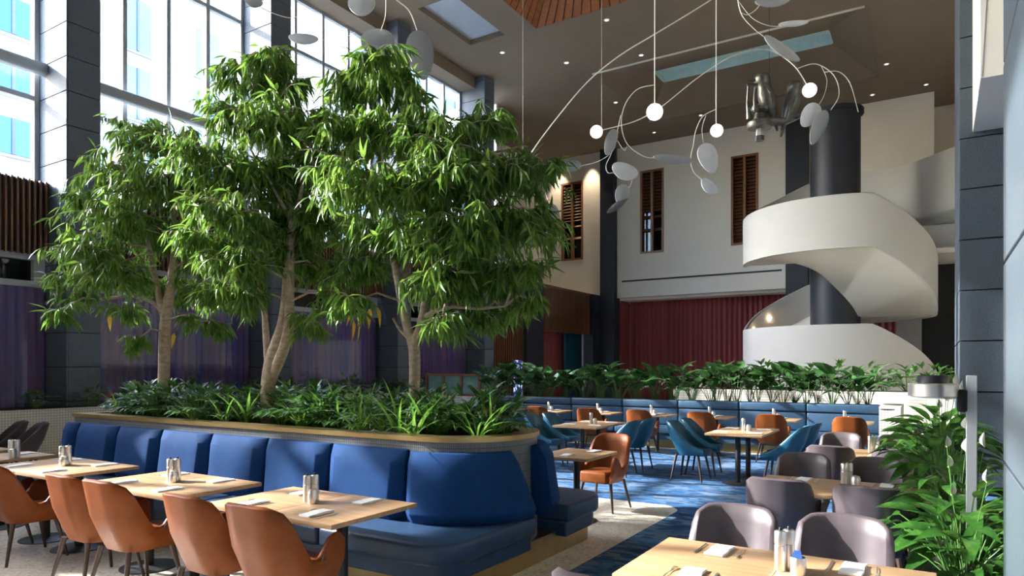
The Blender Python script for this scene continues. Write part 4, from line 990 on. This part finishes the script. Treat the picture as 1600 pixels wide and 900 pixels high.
# ------------------------------------------------------------------ hanging mobile
MD = 11.0
def crv(pts, d, n=5):
    P = [at_d(q[0], q[1], d+(q[2] if len(q) > 2 else 0)) for q in pts]; out = []
    for i in range(len(P)-1):
        p0, p1, p2, p3 = P[max(i-1, 0)], P[i], P[i+1], P[min(i+2, len(P)-1)]
        for j in range(n):
            a = j/n; out.append(.5*((2*p1)+(p2-p0)*a+(2*p0-5*p1+4*p2-p3)*a*a+(3*p1-p0-3*p2+p3)*a**3))
    return out+[P[-1]]
def petal(parent, u, v, w, h, rot, d, m='mobile_metal', tilt=0.0):
    """thin curved egg shaped plate; w,h in photo pixels at distance d"""
    c = at_d(u, v, d); s = d/FPX; n = 24; loop = []
    R = Matrix.Rotation(math.radians(rot), 3, FWD) @ Matrix.Rotation(tilt, 3, RIGHT)
    rings = []
    for q, off in ((1.0, .012), (.99, -.012), (.5, -.03), (.02, -.035)):
        rings.append([c+R @ (RIGHT*(w/2*s*q*math.cos(2*math.pi*k/n)*(1+.22*math.sin(2*math.pi*k/n)))+UP*(h/2*s*q*math.sin(2*math.pi*k/n))+FWD*off) for k in range(n)])
    rings = [[c+R @ (RIGHT*(w/2*s*.02*math.cos(2*math.pi*k/n))+UP*(h/2*s*.02*math.sin(2*math.pi*k/n))+FWD*.02) for k in range(n)]]+rings
    return M().ring(rings).obj('petal', m, parent, smooth=True, angle=50)
mb = thing('hanging_mobile', 'white wire mobile with globes and grey petals hanging over the middle of the room', 'mobile')
def arm(t, pts, r=.011, d=MD): return M().tube(crv(pts, d), r*.62, 6).obj('arm', 'mobile_rod', t, smooth=True)
def rod(t, u, v, d=MD, r=.012):
    p = at_d(u, v, d); return M().tube([p, (p.x, p.y, ZC-.05)], r*.7, 6).obj('rod', 'mobile_rod', t)
def globe(t, u, v, rp, d=MD): p = at_d(u, v, d); return M().ball(p, rp*d/FPX, 20).obj('globe', 'globe_glow', t, smooth=True)
rod(mb, 1023, 165); globe(mb, 1023, 175, 13)
rod(mb, 940, 203, 12, .003); rod(mb, 817, 240, 12, .003)
arm(mb, [(1150,-25,.4),(1085,16,.2),(1022,54,0),(968,87,0),(918,128,0),(868,187,.1),(828,242,.2),(785,315,.3)], .017)
globe(mb, 932, 206, 10); arm(mb, [(938,204),(985,192),(1012,180),(1036,165),(1095,118),(1150,85,.1),(1200,78,.2),(1240,102,.2),(1262,135,.2)], .014); globe(mb, 1265, 141, 11, MD+.2)
arm(mb, [(1021,133),(995,140),(976,165),(971,195),(980,225),(1005,244),(1024,247)]); petal(mb, 1052, 249, 62, 14, 6, MD)
arm(mb, [(970,180),(962,215),(955,240),(947,258),(950,270),(960,269)]); petal(mb, 976, 268, 42, 26, 20, MD, 'mobile_white')
petal(mb, 954, 222, 18, 42, 18, MD); petal(mb, 972, 305, 22, 34, 10, MD); petal(mb, 966, 320, 42, 11, -38, MD, 'mobile_dark')
arm(mb, [(988,278),(985,290),(975,298)]); arm(mb, [(966,205),(958,235),(935,252),(908,259)], .008); petal(mb, 889, 259, 38, 19, 2, MD, 'mobile_metal')
arm(mb, [(965,220),(975,235),(980,228)], .008)
rod(mb, 1119, 195, MD, .010); globe(mb, 1120, 204, 10)
arm(mb, [(1118,171),(1098,182),(1087,205),(1083,228),(1079,248),(1083,268),(1096,280)]); petal(mb, 1108, 292, 32, 18, 42, MD, 'mobile_white')
arm(mb, [(1103,180),(1097,200),(1099,223)], .008); petal(mb, 1107, 247, 30, 48, -18, MD, 'mobile_white')
arm(mb, [(1246,107,.2),(1275,100,.2),(1303,118,.2),(1311,148,.2),(1298,172,.2)]); petal(mb, 1279, 199, 22, 58, 22, MD+.2); petal(mb, 1266, 180, 28, 42, 35, MD+.3, 'mobile_white')
arm(mb, [(1283,103,.2),(1292,125,.3),(1288,148,.3),(1280,163,.3)], .008); arm(mb, [(1288,113,.2),(1310,112,.2),(1328,130,.2),(1341,175,.2)], .010)
mr = thing('hanging_mobile', 'wire mobile with grey petals at the top right over the stair side', 'mobile')
arm(mr, [(1152,-30),(1153,0),(1160,25),(1178,45),(1193,57)], .011, 10); petal(mr, 1221, 77, 66, 17, 36, 10); petal(mr, 1208, 2, 55, 18, -6, 10)
arm(mr, [(1154,2),(1175,28),(1200,40),(1222,41)], .008, 10); petal(mr, 1240, 37, 46, 9, -5, 10, 'mobile_white'); arm(mr, [(1158,20),(1168,23),(1180,16),(1187,8)], .008, 10); rod(mr, 1152, -30, 10, .008)
ml = thing('hanging_mobile', 'wire mobile with large grey petals hanging in front of the windows', 'mobile')
arm(ml, [(590,-25),(620,0),(640,18),(653,52)], .013, 9.5); petal(ml, 657, 86, 42, 78, -8, 9.5); petal(ml, 590, 68, 52, 46, 0, 9.7, 'mobile_metal'); petal(ml, 565, 8, 42, 34, 0, 9.4, 'mobile_white')
petal(ml, 474, 61, 46, 17, 4, 9.5, 'mobile_white'); arm(ml, [(603,-10),(602,25),(595,48)], .008, 9.6); arm(ml, [(497,62),(530,62),(555,50)], .006, 9.6); arm(ml, [(405,10),(425,20),(455,28),(480,20)], .008, 9.5); petal(ml, 395, 2, 30, 18, 20, 9.5)
rod(ml, 590, -25, 9.5, .008)
arm(ml, [(770,330,1.5),(815,258,1.5),(845,285,1.5),(852,300,1.5),(858,322,1.5)], .008, 9.5); petal(ml, 863, 348, 25, 60, -4, 11); petal(ml, 838, 372, 12, 34, 30, 11, 'mobile_dark')
# ------------------------------------------------------------------ bronze kookaburras on a bolted branch
bs = thing('bird_sculpture', 'dark bronze sculpture of two stocky birds perched on a bolted bracket', 'sculpture')
BD = 11.5; bpx = BD/FPX
def bird(u0, v0, s, label, lean):
    """u0,v0: feet pixel; s: height px; lean: sign of the facing side"""
    F0 = at_d(u0, v0, BD); k = s*bpx
    def P(r, z, f=0): return F0+RIGHT*(r*k*lean)+UP*(z*k)+FWD*(f*k)
    # continuous body swept from the tail tip to the crown
    sp = [P(.33, -.46), P(.29, -.28), P(.24, -.10), P(.17, .06), P(.10, .24), P(.05, .42), P(.02, .57), P(.0, .68), P(-.03, .76), P(-.05, .85), P(-.06, .93), P(-.06, .98), P(-.06, 1.0)]
    rd = [.025, .05, .075, .15, .205, .215, .19, .17, .20, .215, .19, .11, .02]
    o = M().tube(sp, [x*k for x in rd], 16, .95).obj('bird', 'bronze', bs, smooth=True, angle=180); o['label'] = label
    M().tube([P(-.14, .83), P(-.26, .82), P(-.44, .79)], [.075*k, .05*k, .008*k], 10, .8).obj('beak', 'bronze', o, smooth=True)
    for sd in (-1, 1):
        M().tube([P(.0, .60, sd*.12), P(.09, .42, sd*.17), P(.17, .15, sd*.14), P(.25, -.10, sd*.06)], [.06*k, .085*k, .06*k, .015*k], 10, .45).obj('wing', 'bronze', o, smooth=True)
        M().ball(P(-.13, .87, sd*.13), .022*k, 8).obj('eye', 'black_metal', o, smooth=True)
        M().tube([P(.06, .12, sd*.07), P(.02, -.02, sd*.07), P(-.05, -.03, sd*.07)], [.035*k, .02*k, .02*k], 6).obj('leg', 'bronze', o, smooth=True)
bird(1194, 176, 62, 'bronze bird facing left', 1); bird(1240, 186, 60, 'bronze bird facing right', -1)
def BP(u, v, dd=0): return at_d(u, v, BD+dd)
M().tube([BP(1183,194), BP(1205,190), BP(1225,190), BP(1245,182), BP(1262,176)], [.10, .075, .07, .055, .03], 10).obj('branch', 'bronze', bs, smooth=True)
q = BP(1187, 196); M().lathe([(.02, -.06), (.19, -.05), (.21, 0), (.20, .05), (.10, .10), (.08, .2), (.14, .24), (.14, .3), (.05, .36)], 20, q).obj('bracket_disc', 'bronze', bs, smooth=True, angle=45)
M().lathe([(.06, -.20), (.06, -.05)], 6, q).obj('bolt', 'steel', bs); M().lathe([(.075, -.26), (.075, -.18)], 6, q).obj('nut', 'bronze', bs)
for u_, v0, v1 in ((1169, 186, 135), (1180, 175, 137)): M().tube([BP(u_+2, v0, -.1), BP(u_-1, (v0+v1)/2, -.1), BP(u_+1, v1, -.1)], [.05, .022, .028], 8).obj('strut', 'bronze', bs, smooth=True)
M().tube([BP(1167,133,-.1), BP(1184,132,-.1)], .022, 6).obj('crossbar', 'bronze', bs); M().tube([BP(1177,169,-.05), BP(1190,166,-.05)], .05, 10).obj('coupling', 'bronze', bs, smooth=True)
p = BP(1202, 140); M().tube([(p.x, p.y, p.z-.3), (p.x, p.y, ZC-.03)], .004, 5).obj('cable', 'black_metal', bs)
# warm wall washers over the left window of the back wall
for u, v in ((868, 262), (918, 252)):
    p = Vector((at_d(u, v, 1).x*1, 0, 0)); d = ray(u, v); tt = (YB-.55)/d.y; p = Vector((0, 0, H))+d*tt
    L = bpy.data.lights.new('wall_washer', 'SPOT'); L.energy = 260; L.color = (1, .78, .52); L.spot_size = math.radians(55); L.spot_blend = .8; L.shadow_soft_size = .08
    o = bpy.data.objects.new('wall_washer', L); COL.objects.link(o); o.location = (p.x, p.y, ZC-.15); o.rotation_euler = (math.radians(12), 0, 0)

# ------------------------------------------------------------------ person half hidden behind the lilies
def person(x, y, rz, label):
    me = bpy.data.meshes.new('body')
    V = [((0,0,.92),.15),((0,.0,1.10),.14),((0,.0,1.30),.15),((0,0,1.42),.09),((0,.01,1.50),.055),
         ((.17,0,1.38),.06),((.24,.02,1.12),.045),((.22,.12,.90),.035),((.20,.20,.86),.03),((-.17,0,1.38),.06),((-.24,.02,1.12),.045),((-.22,.12,.90),.035),((-.20,.20,.86),.03),
         ((.10,0,.84),.09),((.10,.02,.48),.06),((.10,-.01,.09),.045),((.10,.13,.04),.035),((-.10,0,.84),.09),((-.10,.02,.48),.06),((-.10,-.01,.09),.045),((-.10,.13,.04),.035)]
    Ed = [(0,1),(1,2),(2,3),(3,4),(3,5),(5,6),(6,7),(7,8),(3,9),(9,10),(10,11),(11,12),(0,13),(13,14),(14,15),(15,16),(0,17),(17,18),(18,19),(19,20)]
    me.from_pydata([v for v, _ in V], Ed, []); me.materials.append(MATS['shirt'])
    o = link('person', me, None, (x, y, 0)); o.rotation_euler = (0, 0, rz); tag(o, label, 'person')
    md = o.modifiers.new('skin', 'SKIN'); lay = me.skin_vertices[0] if me.skin_vertices else None
    if lay is None:
        bm = bmesh.new(); bm.from_mesh(me); bm.verts.layers.skin.verify(); bm.to_mesh(me); bm.free(); lay = me.skin_vertices[0]
    for d, (_, q) in zip(lay.data, V): d.radius = (q, q*.8); 
    lay.data[0].use_root = True
    sb = o.modifiers.new('sub', 'SUBSURF'); sb.levels = 2; sb.render_levels = 2
    h = M().lathe([(.02, 1.475), (.055, 1.49), (.07, 1.53), (.078, 1.58), (.080, 1.62), (.074, 1.67), (.05, 1.705), (.01, 1.715)], 18).obj('head', 'skin', o, smooth=True)
    M().tube([(0, .075, 1.61), (0, .098, 1.578), (0, .085, 1.57)], [.008, .014, .008], 8).obj('nose', 'skin', h, smooth=True)
    M().tube([(-.022, .074, 1.54), (0, .079, 1.538), (.022, .074, 1.54)], [.003, .006, .003], 6).obj('mouth', 'hair', h)
    for sx in (-1, 1):
        M().ball((sx*.03, .070, 1.605), .010, 8).obj('eye', 'hair', h, smooth=True); M().ball((sx*.08, 0, 1.59), .02, 8, .5, .9, 1.3).obj('ear', 'skin', h, smooth=True)
    M().lathe([(.083, 1.60), (.090, 1.65), (.078, 1.70), (.05, 1.725), (.01, 1.735)], 18, (0, -.014, 0)).obj('hair', 'hair', o, smooth=True)
pp = ray(1068, 575); person(pp.x/pp.y*21.5, 21.5, math.radians(185), 'dark haired person mostly hidden behind the lilies in front of the red curtain')
